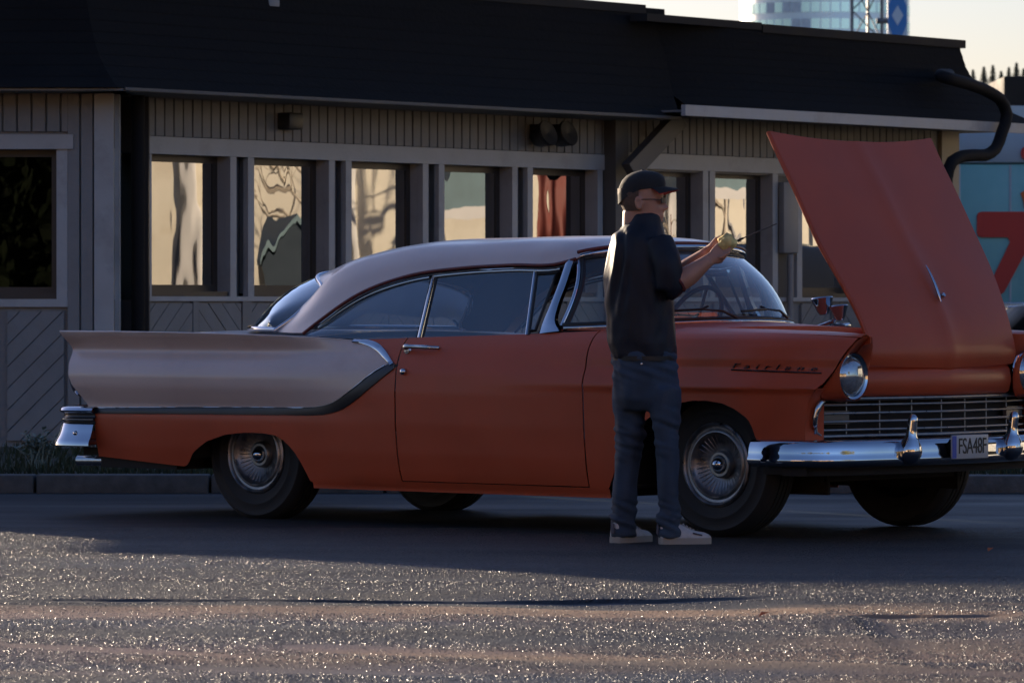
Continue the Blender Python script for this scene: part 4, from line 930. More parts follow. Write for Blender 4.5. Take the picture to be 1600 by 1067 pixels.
# ------------------------------------------------------------------ the person checking the oil
from mathutils import noise as mnoise
PD = 21.95; KP = PD / F
man = empty('person', ((1012 - 800) / F * PD, PD, 0))
tag(man, 'person in black cap, navy jacket and jeans seen from behind, arms raised beside the car', 'person')
def rz(py): return (849 - (py if py < 600 else 600 + (py - 600) * 249 / 242)) * KP
def q(px, py, dy=0.0): return Vector(((px - 1012) * KP, dy, rz(py)))
def loft(rings, n=28):
    """closed tube through rings (left px, right px, py, depth half, depth offset)"""
    V = []; Fc = []
    for L_, R_, py, b, dy in rings:
        c = q((L_ + R_) / 2, py, dy); a = (R_ - L_) / 2 * KP
        for k in range(n):
            t = 2 * math.pi * k / n; V.append((c.x + a * math.cos(t), c.y + b * math.sin(t), c.z))
    m = len(rings)
    for i in range(m - 1):
        for k in range(n): Fc.append((i * n + k, i * n + (k + 1) % n, (i + 1) * n + (k + 1) % n, (i + 1) * n + k))
    Fc.append(tuple(range(n))[::-1]); Fc.append(tuple((m - 1) * n + k for k in range(n)))
    return V, Fc
def grow(name, vfs, voxel, material, parent, smooth=4, disp=None):
    o = obj(name, join(*vfs), material, parent)
    r = o.modifiers.new('r', 'REMESH'); r.mode = 'VOXEL'; r.voxel_size = voxel; r.use_smooth_shade = True
    if smooth: s = o.modifiers.new('s', 'SMOOTH'); s.factor = .5; s.iterations = smooth
    evald(o); o.data.name = name
    if len(o.data.materials) == 0: o.data.materials.append(material)
    if disp:
        me = o.data; n = len(me.vertices); co = np.empty(n * 3); no = np.empty(n * 3); me.vertices.foreach_get('co', co); me.vertex_normals.foreach_get('vector', no)
        co = co.reshape(-1, 3); no = no.reshape(-1, 3); d = np.array([disp(Vector(p)) for p in co]); me.vertices.foreach_set('co', (co + no * d[:, None]).ravel()); me.update()
    me = o.data; me.polygons.foreach_set('use_smooth', [True] * len(me.polygons))
    return o
M['skin'] = mat('skin', (.40, .20, .135), .5, var=.08, vscale=20); M['skin'].node_tree.nodes['Principled BSDF'].inputs['Subsurface Weight'].default_value = .12; M['skin'].node_tree.nodes['Principled BSDF'].inputs['Subsurface Radius'].default_value = (.012, .005, .003)
M['jacket'] = mat('navy_jacket_cloth', (.0085, .0105, .0185), .56, var=.2, vscale=12, bump=.10, bscale=300, spec=.3)
M['jeans'] = mat('blue_denim', (.026, .042, .070), .8, var=.35, vscale=7, bump=.2, bscale=400, dirt=(.042, .056, .078), dscale=5)
M['cap_black'] = mat('black_cap_cloth', (.011, .011, .012), .8, bump=.15, bscale=350)
M['cap_red'] = mat('red_brim_lining', (.42, .035, .015), .7)
M['hairm'] = mat('short_brown_hair', (.09, .05, .032), .7, var=.4, vscale=60, bump=.3, bscale=250)
M['shoe'] = mat('scuffed_white_canvas', (.46, .42, .40), .7, var=.15, vscale=20, dirt=(.3, .27, .25), dscale=14)
M['sole'] = mat('rubber_sole', (.30, .26, .22), .7)
M['shirt'] = mat('white_undershirt', (.5, .46, .42), .8)
M['cuff'] = mat('maroon_cuff', (.10, .012, .014), .8)
M['strap'] = mat('shoe_detail', (.08, .07, .09), .7)
# head, turned in profile to the right and slightly away
HC = q(1004, 352, .0); HA = R(-6)
lv = [(-.035, .045, .060, .058), (-.012, .055, .062, .056), (.0, .080, .062, .048), (.012, .090, .066, .056), (.030, .092, .070, .063), (.045, .0945, .073, .066), (.054, .0915, .075, .067), (.064, .0945, .078, .068), (.076, .0955, .084, .070), (.092, .0935, .092, .073), (.108, .0895, .098, .0755), (.122, .0905, .102, .077), (.14, .095, .105, .078), (.165, .096, .105, .0775), (.19, .088, .099, .073), (.212, .066, .080, .060), (.226, .040, .052, .038), (.233, .012, .018, .012)]
HV = []; n = 40
for z, f_, b_, w_ in lv:
    for k in range(n):
        a = 2 * math.pi * k / n; x = math.cos(a) * (f_ if math.cos(a) > 0 else b_); y = math.sin(a) * w_
        nose = .027 * math.exp(-((z - .078) / .012) ** 2 - (y / .013) ** 2) + .014 * math.exp(-((z - .098) / .016) ** 2 - (y / .010) ** 2) if math.cos(a) > 0 else 0
        eye = -.010 * math.exp(-((z - .112) / .012) ** 2 - ((abs(y) - .032) / .016) ** 2) if math.cos(a) > 0 else 0
        lip = .005 * (math.exp(-((z - .049) / .005) ** 2) + math.exp(-((z - .0375) / .005) ** 2)) * math.exp(-(y / .022) ** 2) if math.cos(a) > 0 else 0
        x += nose + eye + lip
        HV.append((HC.x + x * math.cos(HA) - y * math.sin(HA), HC.y + x * math.sin(HA) + y * math.cos(HA), HC.z + z))
m_ = len(lv); HF = [(i * n + k, i * n + (k + 1) % n, (i + 1) * n + (k + 1) % n, (i + 1) * n + k) for i in range(m_ - 1) for k in range(n)] + [tuple(range(n))[::-1], tuple((m_ - 1) * n + k for k in range(n))]
def hp(x, y, z): return Vector((HC.x + x * math.cos(HA) - y * math.sin(HA), HC.y + x * math.sin(HA) + y * math.cos(HA), HC.z + z))
def ear(s):
    c = hp(-.012, s * .079, .098); V, Fc = lathe([(0, -.012), (.012, -.011), (.020, -.004), (.0215, .004), (.017, .010), (.012, .006), (0, .004)], 16, 'y')
    return [tuple(c + Vector((v_[0] * .85 + v_[2] * -.12, v_[1] * s, v_[2] * 1.5))) for v_ in V], (Fc if s > 0 else [f[::-1] for f in Fc])
neck = tube([hp(-.03, 0, .06), hp(-.035, 0, .0), q(999, 372)], [.060, .058, .066], 24)
def limb(pts, rs, n=18): return tube(catmull([tuple(p) for p in pts], 14), np.interp(np.linspace(0, 1, 14), np.linspace(0, 1, len(rs)), rs), n)
EL_R, WR_R = q(1042, 452, -.13), q(1106, 407, -.10)
EL_L, WR_L = q(1048, 440, .14), q(1104, 396, .02)
SH_R, SH_L = q(1032, 383, -.10), q(970, 385, .10)
def finger(base, d1, d2, ln, r=.0088):
    b = Vector(base); p = [b - Vector(d1) * .015, b, b + Vector(d1) * ln * .45, b + (Vector(d1) * .6 + Vector(d2) * .4) * ln * .75, b + Vector(d1) * ln * .5 + Vector(d2) * ln * .5]
    return tube(p, [r * 1.05, r * 1.05, r, r * .92, r * .7], 10)
hx = Vector((.80, .05, .60)).normalized(); hup = Vector((-.55, 0, .83))
KN_R = q(1126, 397, -.085); PALM_R = tube([WR_R - hx * .02, WR_R + hx * .01, KN_R - hx * .02, KN_R + hx * .012], [.027, .029, .036, .026], 16, True, .62)
fing = []
for i, (dy, dz, ln) in enumerate(((-.030, -.012, .072), (-.011, .003, .080), (.009, .010, .074), (.027, .010, .060))):
    fing.append(finger(KN_R + Vector((.004, dy * .8, dz)), (.82, .0, .45), (.25, .50, .75), ln))
fing.append(finger(WR_R + hx * .035 + Vector((-.004, .012, .026)), (.62, .25, .72), (.85, .3, .3), .062, .0105))
KN_L = q(1122, 386, .0); PALM_L = tube([WR_L - hx * .02, WR_L + hx * .01, KN_L - hx * .02, KN_L + hx * .012], [.027, .029, .035, .025], 16, True, .62)
for i, (dy, dz, ln) in enumerate(((-.026, .004, .066), (-.008, .012, .074), (.011, .012, .070), (.028, .004, .058))):
    fing.append(finger(KN_L + Vector((.002, dy * .8, dz)), (.80, -.1, .50), (.45, -.55, .55), ln))
fing.append(finger(WR_L + hx * .035 + Vector((.0, -.016, .024)), (.60, -.2, .75), (.85, -.3, .25), .060, .0105))
body = [(HV, HF), ear(-1), ear(1), neck,
        loft([(985, 1022, 352, .05, 0), (966, 1036, 372, .085, 0), (956, 1040, 400, .10, 0), (955, 1046, 460, .11, 0), (960, 1048, 520, .105, 0), (962, 1052, 570, .11, 0), (963, 1056, 618, .10, 0)]),
        loft([(966, 1004, 606, .07, .05), (966, 1004, 650, .072, .06), (966, 1000, 705, .055, .07), (966, 990, 760, .040, .08), (968, 983, 835, .024, .08)]), loft([(1018, 1056, 606, .07, -.05), (1022, 1058, 650, .07, -.06), (1028, 1056, 705, .055, -.06), (1034, 1054, 760, .040, -.06), (1040, 1054, 835, .024, -.06)]),
        limb([SH_R, EL_R], [.05, .045]), limb([SH_L, EL_L], [.05, .045]),
        limb([EL_R, (EL_R * .55 + WR_R * .45) + Vector((0, 0, -.006)), WR_R], [.045, .047, .029]), limb([EL_L, (EL_L + WR_L) / 2, WR_L], [.043, .043, .028]),
        PALM_R, PALM_L] + fing
bd = grow('body', body, .0055, M['skin'], man, 3)
# jacket with long hanging folds on the back
def jfold(p):
    f = .007 * max(0, mnoise.noise(Vector((p.x * 13 + p.z * 4.5, p.y * 13, p.z * 4.0)))) + .004 * mnoise.noise(Vector((p.x * 34, p.y * 34, p.z * 12)))
    side = math.exp(-((p.x + .165) / .07) ** 2) * math.exp(-((p.z - 1.24) / .16) ** 2)
    ridge = math.sin((p.x * 1.0 + (p.z - 1.2) * -.14) * 170 + p.y * 40)
    return f + side * .014 * ridge + .006 * mnoise.noise(Vector((p.x * 9, p.y * 9, p.z * 16))) * float(sstep(1.02, .9, p.z))
tors = loft([(986, 1026, 339, 0.062, 0), (980, 1032, 347, 0.076, 0), (969, 1037, 357, 0.099, 0), (960, 1040, 368, 0.119, 0), (954, 1042, 382, 0.132, 0), (950, 1045, 404, 0.139, 0), (947, 1049, 440, 0.139, 0), (946, 1053, 480, 0.136, 0), (947, 1055, 512, 0.134, 0), (950, 1057, 535, 0.132, 0), (954, 1058, 552, 0.128, 0), (956, 1058, 562, 0.122, 0)], 40)
slv = [limb([SH_R + Vector((-.015, .02, .012)), SH_R * .5 + EL_R * .5 + Vector((.012, -.02, 0)), EL_R + Vector((.004, 0, .0))], [.074, .068, .060]), limb([EL_R + Vector((-.012, 0, -.006)), EL_R * .74 + WR_R * .26], [.060, .053]),
       limb([SH_L + Vector((.01, 0, .01)), SH_L * .5 + EL_L * .5, EL_L], [.082, .074, .064]), limb([EL_L, EL_L * .66 + WR_L * .34], [.064, .056])]
collar = loft([(976, 1036, 352, .086, 0), (980, 1035, 343, .078, 0), (982, 1034, 334, .073, 0), (986, 1031, 331, .066, 0)], 32)
jk = grow('jacket', [tors, collar] + slv, .010, M['jacket'], man, 6, jfold)
ce = EL_R * .68 + WR_R * .32
obj('cuff', tube([EL_R * .76 + WR_R * .24, EL_R * .72 + WR_R * .28], [.0545, .052], 22), M['cuff'], jk, 60)
def jnf(p):
    kn = math.exp(-((p.z - .50) / .10) ** 2) + 1.6 * math.exp(-((p.z - .12) / .07) ** 2) + .8 * math.exp(-((p.z - .80) / .06) ** 2)
    return .005 * mnoise.noise(p * 11) + .008 * mnoise.noise(Vector((p.x * 22, p.y * 22, p.z * 4))) + .018 * kn * mnoise.noise(Vector((p.x * 9, p.y * 9, p.z * 42 + p.x * 14)))
legs = [loft([(955, 1058, 545, 0.124, 0), (955, 1059, 572, 0.131, 0), (957, 1061, 598, 0.128, 0), (960, 1062, 622, 0.121, 0), (968, 1057, 640, 0.086, 0)], 36),
        loft([(958, 1011, 604, 0.094, .045), (959, 1009, 640, 0.090, .055), (960, 1007, 680, 0.078, .06), (959, 1002, 715, 0.066, .065), (957, 996, 755, 0.058, .075), (955, 996, 795, 0.054, .08), (953, 996, 833, 0.056, .08)]),
        loft([(1010, 1063, 604, 0.094, -.045), (1015, 1063, 640, 0.090, -.055), (1021, 1061, 680, 0.078, -.06), (1025, 1060, 715, 0.066, -.06), (1027, 1059, 755, 0.058, -.06), (1027, 1063, 795, 0.054, -.06), (1028, 1067, 833, 0.056, -.06)])]
jn = grow('jeans', legs, .010, M['jeans'], man, 5, jnf)
obj('belt', loft([(957, 1057, 563, .133, 0), (956, 1058, 556, .134, 0)], 36), M['ink'], jn, 60)
obj('rivet', xf(lathe([(0, .004), (.005, .003), (.006, 0)], 10, 'y'), Matrix.Translation(tuple(q(1001, 568, -.142))) @ Matrix.Scale(-1, 4, (0, 1, 0))), M['dullchrome'], jn, 60)
# cap
CAPV = []; zs_ = [(.128, .0), (.140, .0), (.165, .0), (.19, .0), (.212, .0), (.228, .0), (.240, .0), (.246, .0)]
cr = [(0.0, .104, .112, .085), (.22, .106, .113, .087), (.45, .102, .108, .084), (.66, .092, .094, .075), (.82, .074, .073, .060), (.92, .050, .048, .040), (.98, .020, .022, .018), (1.0, .004, .004, .004)]
def cap_edge(a): return .158 + .014 * max(0, math.cos(a)) - .066 * max(0, -math.cos(a)) ** 1.4
for h_, f_, b_, w_ in cr:
    for k in range(36):
        a = 2 * math.pi * k / 36; x = math.cos(a) * (f_ if math.cos(a) > 0 else b_); seam = 1 - .012 * abs(math.cos(3 * a)) ** 8
        z0 = cap_edge(a); CAPV.append(tuple(hp(x * seam, math.sin(a) * w_ * seam, z0 + (.247 - z0) * h_ ** .85)))
CF = [(i * 36 + k, i * 36 + (k + 1) % 36, (i + 1) * 36 + (k + 1) % 36, (i + 1) * 36 + k) for i in range(7) for k in range(36)]
cap = obj('cap', thick((CAPV, CF), .004), M['cap_black'], man, 60)
def brim(off):
    G = []
    for u in np.linspace(0, 1, 8):
        row = []
        for a in np.linspace(-1.12, 1.12, 19):
            x0, y0 = math.cos(a) * .104, math.sin(a) * .086; ext = .060 * u * math.cos(a) ** .6
            row.append(tuple(hp(x0 + ext, y0 * (1 + .06 * u), cap_edge(a) + .002 - .012 * u * u - .014 * (abs(a) / 1.12) ** 2 * u + off)))
        G.append(row)
    return grid(G)
obj('brim', thick(brim(.0), .004), M['cap_black'], cap, 60)
obj('brim_lining', brim(-.0055), M['cap_red'], cap, 60)
obj('cap_button', xf(lathe([(0, .006), (.006, .005), (.008, 0)], 12, 'z'), Matrix.Translation(tuple(hp(0, 0, .245)))), M['cap_black'], cap, 60)
HG = []
for z, f_, b_, w_ in lv[7:14]:
    row = []
    for a in np.linspace(R(96), R(264), 22):
        x = math.cos(a) * b_ * 1.035; y = math.sin(a) * w_ * 1.035; row.append(tuple(hp(x, y, z + (.0 if z > .07 else .0))))
    HG.append(row)
obj('hair', thick(grid(HG), .004), M['hairm'], man, 60)
gl = obj('sunglasses', join(tube([hp(.092, -.06, .112), hp(.055, -.078, .115), hp(-.01, -.083, .114)], .0018, 6), tube([hp(.092, .06, .112), hp(.055, .078, .115), hp(-.01, .083, .114)], .0018, 6)), M['ink'], man, 60)
for s in (-1, 1): obj('lens', thick(grid([[tuple(hp(.104 - .016 * u * u, s * (.008 + .052 * u), .112 + h)) for h in (-.013, -.005, .006, .010)] for u in np.linspace(0, 1, 7)]), .003), M['ink'], gl, 60)
# shoes
def shoe(px, py, dy, ang, name='shoe'):
    c = q(px, py, dy); c.z = 0; a = R(ang); ax = Vector((math.cos(a), math.sin(a), 0)); sx_ = Vector((-math.sin(a), math.cos(a), 0))
    ax = ax * .86; sx_ = sx_ * .92
    sec = [(-.052, .020, .085, .030), (-.045, .030, .094, .026), (-.02, .036, .092, .022), (.02, .038, .090, .022), (.05, .041, .094, .022), (.085, .044, .080, .022), (.12, .047, .064, .022), (.16, .050, .056, .022), (.19, .047, .052, .022), (.212, .036, .044, .022), (.226, .016, .034, .024)]
    G = []
    for s_, w_, h_, b_ in sec:
        row = []
        for k in range(17):
            t = math.pi * k / 16; x_ = math.cos(t) * w_ * (1 if k not in (0, 16) else 1); z_ = b_ + (h_ - b_) * math.sin(t) ** .75; row.append(tuple(c + ax * s_ + sx_ * x_ + Vector((0, 0, z_))))
        G.append(row)
    V, Fc = grid(G); Fc += [tuple(range(17))[::-1], tuple(10 * 17 + k for k in range(17))]
    sh = obj(name, (V, Fc), M['shoe'], man, 60)
    out = [(s_, w_ + .004) for s_, w_, _, _ in sec]; poly = [c + ax * s_ + sx_ * w_ for s_, w_ in out] + [c + ax * s_ - sx_ * w_ for s_, w_ in out[::-1]]
    obj('sole', prism([(p.x, p.y) for p in poly], .0, .0285, 'z'), M['sole'], sh, 40)
    lc = [tube([c + ax * (.075 + i * .018) + sx_ * -.022 + Vector((0, 0, .083 - i * .007)), c + ax * (.078 + i * .018) + Vector((0, 0, .090 - i * .0085)), c + ax * (.075 + i * .018) + sx_ * .022 + Vector((0, 0, .083 - i * .007))], .003, 5) for i in range(4)]
    obj('laces', join(*lc), M['shoe'], sh, 60)
    obj('heel_tab', xf(bbox(-.0575, -.052, -.010, .010, .045, .090, .002), Matrix.Translation(c) @ Matrix.Rotation(a, 4, 'Z')), M['strap'], sh)
    if ang < 45: obj('side_stripe', tube([c + ax * .115 - sx_ * .045 + Vector((0, 0, .050)), c + ax * .14 - sx_ * .046 + Vector((0, 0, .045)), c + ax * .165 - sx_ * .047 + Vector((0, 0, .040))], .004, 5), M['strap'], sh, 60)
shoe(970, 842, .075, 48); shoe(1045, 842, -.06, 16)
# rag and dipstick held in the hands
M['rag'] = mat('yellow_oily_paper', (.70, .53, .20), .85, var=.35, vscale=35, bump=.4, bscale=90)
RC = Vector((man.location.x, man.location.y, 0)) + q(1135, 380, -.068)
V, Fc = lathe([(0, -.042), (.020, -.038), (.034, -.022), (.040, -.002), (.037, .017), (.024, .033), (.010, .040), (0, .041)], 24, 'x')
V2 = []
for p in V:
    v_ = Vector(p); nn = v_.normalized(); V2.append(tuple(v_ + nn * (.016 * mnoise.noise(v_ * 55) + .007 * mnoise.noise(v_ * 130))))
rag = empty('wiping_rag', RC); tag(rag, 'crumpled yellow wiping paper gripped in the raised hand', 'rag')
obj('ball', (V2, Fc), M['rag'], rag, 80)
tl_ = [[(-.02 - .012 * i + .004 * mnoise.noise(Vector((i, j, 3.1))), -.02 + .010 * j + .006 * math.sin(i * 2 + j), -.012 - .014 * i + .006 * mnoise.noise(Vector((i * .7, j * .9, 1)))) for j in range(5)] for i in range(5)]
obj('loose_corner', thick(grid(tl_), .001), M['rag'], rag, 80)
dp0 = Vector((man.location.x, man.location.y, 0)) + q(1122, 389, -.065); dp1 = Vector((man.location.x, man.location.y, 0)) + q(1213, 350, -.02)
ds = empty('dipstick', dp0); tag(ds, 'thin dark oil dipstick pointing up right out of the rag', 'dipstick')
M['steel'] = mat('oily_steel', (.05, .05, .05), .35, .8)
obj('rod', tube([(0, 0, 0), tuple(dp1 - dp0)], .0028, 6), M['steel'], ds, 60)
obj('grip', tube([tuple((dp1 - dp0) * .28), tuple((dp1 - dp0) * .42)], .005, 8), M['black'], ds, 60)

# ------------------------------------------------------------------ things beyond the building, right edge
def at(u, v_, d): return Vector(((u - 800) / F * d, d, H + (YH - v_) * d / F))
M['teal'] = mat('teal_panel_paint', (.20, .48, .49), .5, var=.12, vscale=1.2, dirt=(.28, .56, .57), dscale=1.0)
M['paleblue'] = mat('pale_blue_panel', (.33, .42, .48), .5, var=.08, vscale=2)
M['sigred'] = mat('sign_red', (.46, .03, .022), .5, var=.06)
M['orange'] = mat('sign_orange', (.55, .12, .02), .5)
TD_ = 47.0; t0 = at(1478, 465, TD_)
tr_ = empty('market_trailer', (t0.x, TD_, 0)); tag(tr_, 'teal market trailer with a large red figure seven on its side', 'trailer')
zt = at(1478, 206, TD_).z; zm = at(1478, 256, TD_).z
obj('side_panel', bbox(0, 5.2, 0, 2.2, .55, zm, .03), M['teal'], tr_, 40)
obj('upper_panel', bbox(-.02, 5.22, -.03, 2.23, zm + .003, zt, .03), M['paleblue'], tr_, 40)
obj('corner_post', bbox(-.03, .14, -.035, .2, .5, zm - .002, .02), M['paleblue'], tr_, 40)
obj('lower_trim', bbox(-.02, 5.22, -.05, .0, .95, 1.10, .01), M['dullchrome'], tr_, 40)
def sp(pts, o0=-.02, o1=.0): return prism([((u - 1478) / F * TD_, H + (YH - w_) * TD_ / F) for u, w_ in pts], o0, o1)
obj('figure_seven', sp([(1526, 338), (1528, 333), (1533, 331), (1640, 331), (1643, 335), (1643, 372), (1614, 372), (1569, 456), (1563, 461), (1545, 461), (1541, 455), (1578, 378), (1574, 371), (1533, 371), (1528, 369), (1526, 364)]), M['sigred'], tr_)
obj('red_dot', sp([(1603 + 9 * math.cos(a), 240 + 11 * math.sin(a)) for a in np.linspace(0, 6.28, 20)[:-1]], -.055, -.03), M['sigred'], tr_)
obj('orange_mark', sp([(1594, 302), (1604, 296), (1616, 306), (1612, 322), (1600, 326), (1598, 312)]), M['orange'], tr_)
for x in (.62, 1.4, 2.2): obj('seam', bbox(x - .012, x + .012, -.008, .0, .56, zm - .01, .003), M['paleblue'], tr_)
for x in (1.2, 2.1): obj('wheel', lathe([(.0, -.1), (.16, -.1), (.3, -.09), (.33, -.05), (.33, .05), (.3, .09), (0, .1)], 24, 'y', (x, .15, .33)), M['black'], tr_, 40)
# stacked pale blue cabins further back
cb_ = at(1498, 200, 75.0); ce_ = empty('site_cabin', (cb_.x, 75, 0)); tag(ce_, 'pale blue grey site cabins with dark bands behind the trailer', 'cabin')
ztop = at(1540, 120, 75).z
obj('body', bbox(0, 6, 0, 3, 0, ztop - .45, .03), M['paleblue'], ce_, 40)
for i in range(4): obj('dark_band', bbox(-.02, 6.02, -.03, .0, ztop - 1.3 - i * .35, ztop - 1.18 - i * .35, .01), M['cap'], ce_, 40)
obj('roof_box', bbox(.72, 5.5, .3, 2.7, ztop - .445, ztop + .02, .03), M['cap'], ce_, 40)
# black parked saloon showing only its tail end beyond the hood
def black_car(loc, rz_):
    e = empty('parked_saloon', loc, rz_); tag(e, 'black saloon parked beyond the raised hood, only a corner showing', 'car')
    st = [(-2.2, .45, .78, .70), (-2.05, .30, .92, .80), (-1.5, .24, .98, .86), (0, .22, 1.0, .88), (1.4, .24, .95, .86), (2.0, .30, .86, .80), (2.2, .42, .74, .70)]
    G = []
    for x, zb, ztp, w_ in st: G.append([(x, -w_ * .92, zb), (x, -w_, (zb + ztp) / 2), (x, -w_ * .95, ztp - .06), (x, -w_ * .8, ztp), (x, 0, ztp + .02), (x, w_ * .8, ztp), (x, w_ * .95, ztp - .06), (x, w_, (zb + ztp) / 2), (x, w_ * .92, zb), (x, 0, zb - .02), (x, -w_ * .92, zb)])
    obj('body', join(grid(G, flip=True), (G[0], [tuple(range(10))]), (G[-1], [tuple(range(10))[::-1]])), M['blackpaint'], e, 40)
    cbn = [(-1.55, .98, .72), (-.95, 1.38, .56), (-.2, 1.44, .56), (.35, 1.40, .55), (1.05, .96, .70)]; G = []
    for x, z, w_ in cbn: G.append([(x, -w_, min(z, .97)), (x, -w_ * .95, z), (x, 0, z + .03), (x, w_ * .95, z), (x, w_, min(z, .97))])
    obj('cabin', grid(G), M['carglass2'], e, 40)
    obj('waist_trim', join(tube([(-2.0, -.835, .925), (0, -.875, .975), (1.9, -.83, .90)], .014, 6), tube([(-2.0, .835, .925), (0, .875, .975), (1.9, .83, .90)], .014, 6)), M['chrome'], e, 60)
    for x in (-1.35, 1.35):
        for s in (-1, 1): obj('wheel', lathe([(0, -.09), (.2, -.1), (.29, -.08), (.31, 0), (.29, .08), (.2, .1), (0, .09)], 24, 'y', (x, s * .78, .31)), M['black'], e, 40)
    return e
M['blackpaint'] = mat('black_car_paint', (.006, .006, .007), .5, spec=.2); M['carglass2'] = mat('dark_tinted_glass', (.02, .022, .025), .08)
p = at(1560, 500, 41.5); black_car((p.x + 2.2, 41.5, 0), R(4)).scale = (1, 1, 1.13)
# far off: round glass tower, lattice mast, sign pylon, conifers
M['towerw'] = mat('haze_pale_tower_panel', (.74, .80, .84), .3, .7, var=.04); M['towerg'] = mat('tower_glazing', (.62, .82, .84), .15, .85, var=.05); M['towerl'] = mat('bright_blind', (.82, .80, .76), .6)  # tower panels paled in place of the haze before them
TW = at(1288, 0, 400.0); RT = 6.95
tw_ = empty('round_tower', (TW.x, 400, 0)); tag(tw_, 'pale blue round glass tower far behind the roof', 'tower')
obj('shell', lathe([(RT, 0), (RT, 44), (RT * .9, 44.2), (0, 44.2)], 64, 'z'), M['towerw'], tw_, 40)
for v_ in (19, 45, -8):
    zc = H + (YH - v_) * 400 / F
    for k in range(26):
        a0_, a1_ = R(-175 + k * 6.6), R(-175 + k * 6.6 + 5.6)
        vf = grid([[((RT + .04) * math.cos(a), (RT + .04) * math.sin(a), z) for z in (zc - .42, zc + .42)] for a in np.linspace(a0_, a1_, 4)])
        obj('window', thick(vf, .05), M['towerl'] if (v_ == 19 and k in (6, 8, 9)) or (v_ == 45 and k in (9, 10)) else M['towerg'], tw_)
M['mast'] = mat('galvanised_mast', (.16, .16, .17), .5, .4)
ms = at(1354, 0, 150.0); mast = empty('lattice_mast', (ms.x, 150, 0)); tag(mast, 'slim steel lattice mast rising behind the roof', 'mast')
legs_ = [((1331 - 1354) / F * 150, 0), ((1378 - 1354) / F * 150, .1), ((1359 - 1354) / F * 150, .8)]
for x, y in legs_: obj('leg', tube([(x, y, 0), (x, y, 17)], .05, 6), M['mast'], mast, 60)
for i in range(18):
    z = i * .92
    for a, b in ((0, 1), (1, 2), (2, 0)):
        pa, pb = legs_[a], legs_[b]; z0, z1 = (z, z + .92) if (i + a) % 2 else (z + .92, z)
        obj('brace', tube([(pa[0], pa[1], z0), (pb[0], pb[1], z1)], .022, 5), M['mast'], mast)
M['signblue'] = mat('sign_blue', (.035, .22, .55), .45, var=.03); M['signwhite'] = mat('sign_white', (.62, .68, .74), .5, var=.03)
sg0 = at(1402, 25, 150.0); py_ = empty('sign_pylon', (sg0.x, 150, 0)); tag(py_, 'narrow sign pylon with a white diamond on a blue hexagon', 'sign')
hw = 15.2 / F * 150
obj('panel', bbox(-hw, hw, 0, .25, 2.0, 13.5, .02), M['signwhite'], py_, 40)
k_ = 150 / F
obj('blue_hexagon', prism([(a * k_, sg0.z + b * k_) for a, b in ((-7, 32), (7, 32), (14.5, 14), (14.5, -14), (7, -32), (-7, -32), (-14.5, -14), (-14.5, 14))], -.03, -.002), M['signblue'], py_)
obj('white_diamond', prism([(a * k_, sg0.z + b * k_) for a, b in ((0, 16), (9, 0), (0, -16), (-9, 0))], -.05, -.031), M['signwhite'], py_)
obj('mounting_arm', tube([(-1.3 * hw - .25, .1, sg0.z - 8 * k_), (-hw, .1, sg0.z - 8 * k_)], .09, 8), M['mast'], py_, 60)
M['needle'] = mat('hazed_conifer_needles', (.10, .105, .07), .8, var=.4, vscale=1); M['bark'] = mat('tree_bark', (.09, .06, .04), .9, var=.3, vscale=4, bump=.5, bscale=20)  # needles lightened to put distance haze into their colour
def conifer(u, vtop, d, label):
    tp = at(u, vtop, d); h = tp.z; e = empty('conifer_tree', (tp.x, d, 0)); tag(e, label, 'tree', 'conifers on the skyline')
    obj('trunk', tube([(0, 0, 0), (0, 0, h)], [.22, .03], 8), M['bark'], e, 60)
    V = []; Fc = []
    for i in range(2600):
        z = h * (1 - random.random() ** 1.4 * .6); r = (h - z) * .30 * random.uniform(.2, 1.05) + .02; a = random.uniform(0, 6.283); c = Vector((math.cos(a) * r, math.sin(a) * r, z)); l = random.uniform(.10, .22) + (h - z) * .05
        dd = Vector((math.cos(a), math.sin(a), -.35)) * l; s_ = Vector((-math.sin(a), math.cos(a), 0)) * l * .3; k = len(V)
        V += [tuple(c - dd * .5), tuple(c + s_), tuple(c + dd * .5), tuple(c - s_)]; Fc.append((k, k + 1, k + 2, k + 3))
    obj('crown', (V, Fc), M['needle'], e)
for u, w_, d, lb in ((1520, 110, 300, 'conifer on the skyline closest to the roof end'), (1537, 105, 310, 'second conifer from the roof end on the skyline'), (1551, 103, 295, 'tall pointed conifer in the middle of the skyline group'), (1564, 112, 305, 'low conifer right of the tall pointed one'), (1576, 106, 300, 'fifth conifer from the roof end on the skyline'), (1588, 99, 290, 'tallest conifer near the right picture edge'), (1599, 108, 300, 'conifer cut by the right picture edge')): conifer(u, w_, d, lb)

# ------------------------------------------------------------------ the sunlit side of the yard, seen only as reflections in windows and chrome
M['plaster'] = mat('cream_plaster', (.80, .74, .60), .8, var=.10, vscale=.8, bump=.2, bscale=10, dirt=(.66, .58, .44), dscale=.7)
M['tent'] = mat('white_tent_canvas', (.72, .70, .66), .7, var=.05)
hall = empty('assembly_hall', (31, 35, 0)); tag(hall, 'cream plastered hall with arched openings facing the restaurant windows', 'building')
obj('wall', bbox(0, 8, -4, 30, 0, 7.5, .05), M['plaster'], hall, 40)
for y in np.arange(-3, 30, 2.35): obj('pilaster', bbox(-.12, -.002, y - .09, y + .09, 0, 7.3, .02), M['tent'], hall, 40)
for i in range(10):
    y = 5.3 + i * 1.175; ar = [(y - .22, .9), (y + .22, .9)] + [(y + .22 * math.cos(a), 2.0 + .25 * math.sin(a)) for a in np.linspace(0, math.pi, 10)]
    if i % 3 == 1: obj('arched_window', prism(ar, -.03, -.002, 'x'), M['boxgrey'], hall)
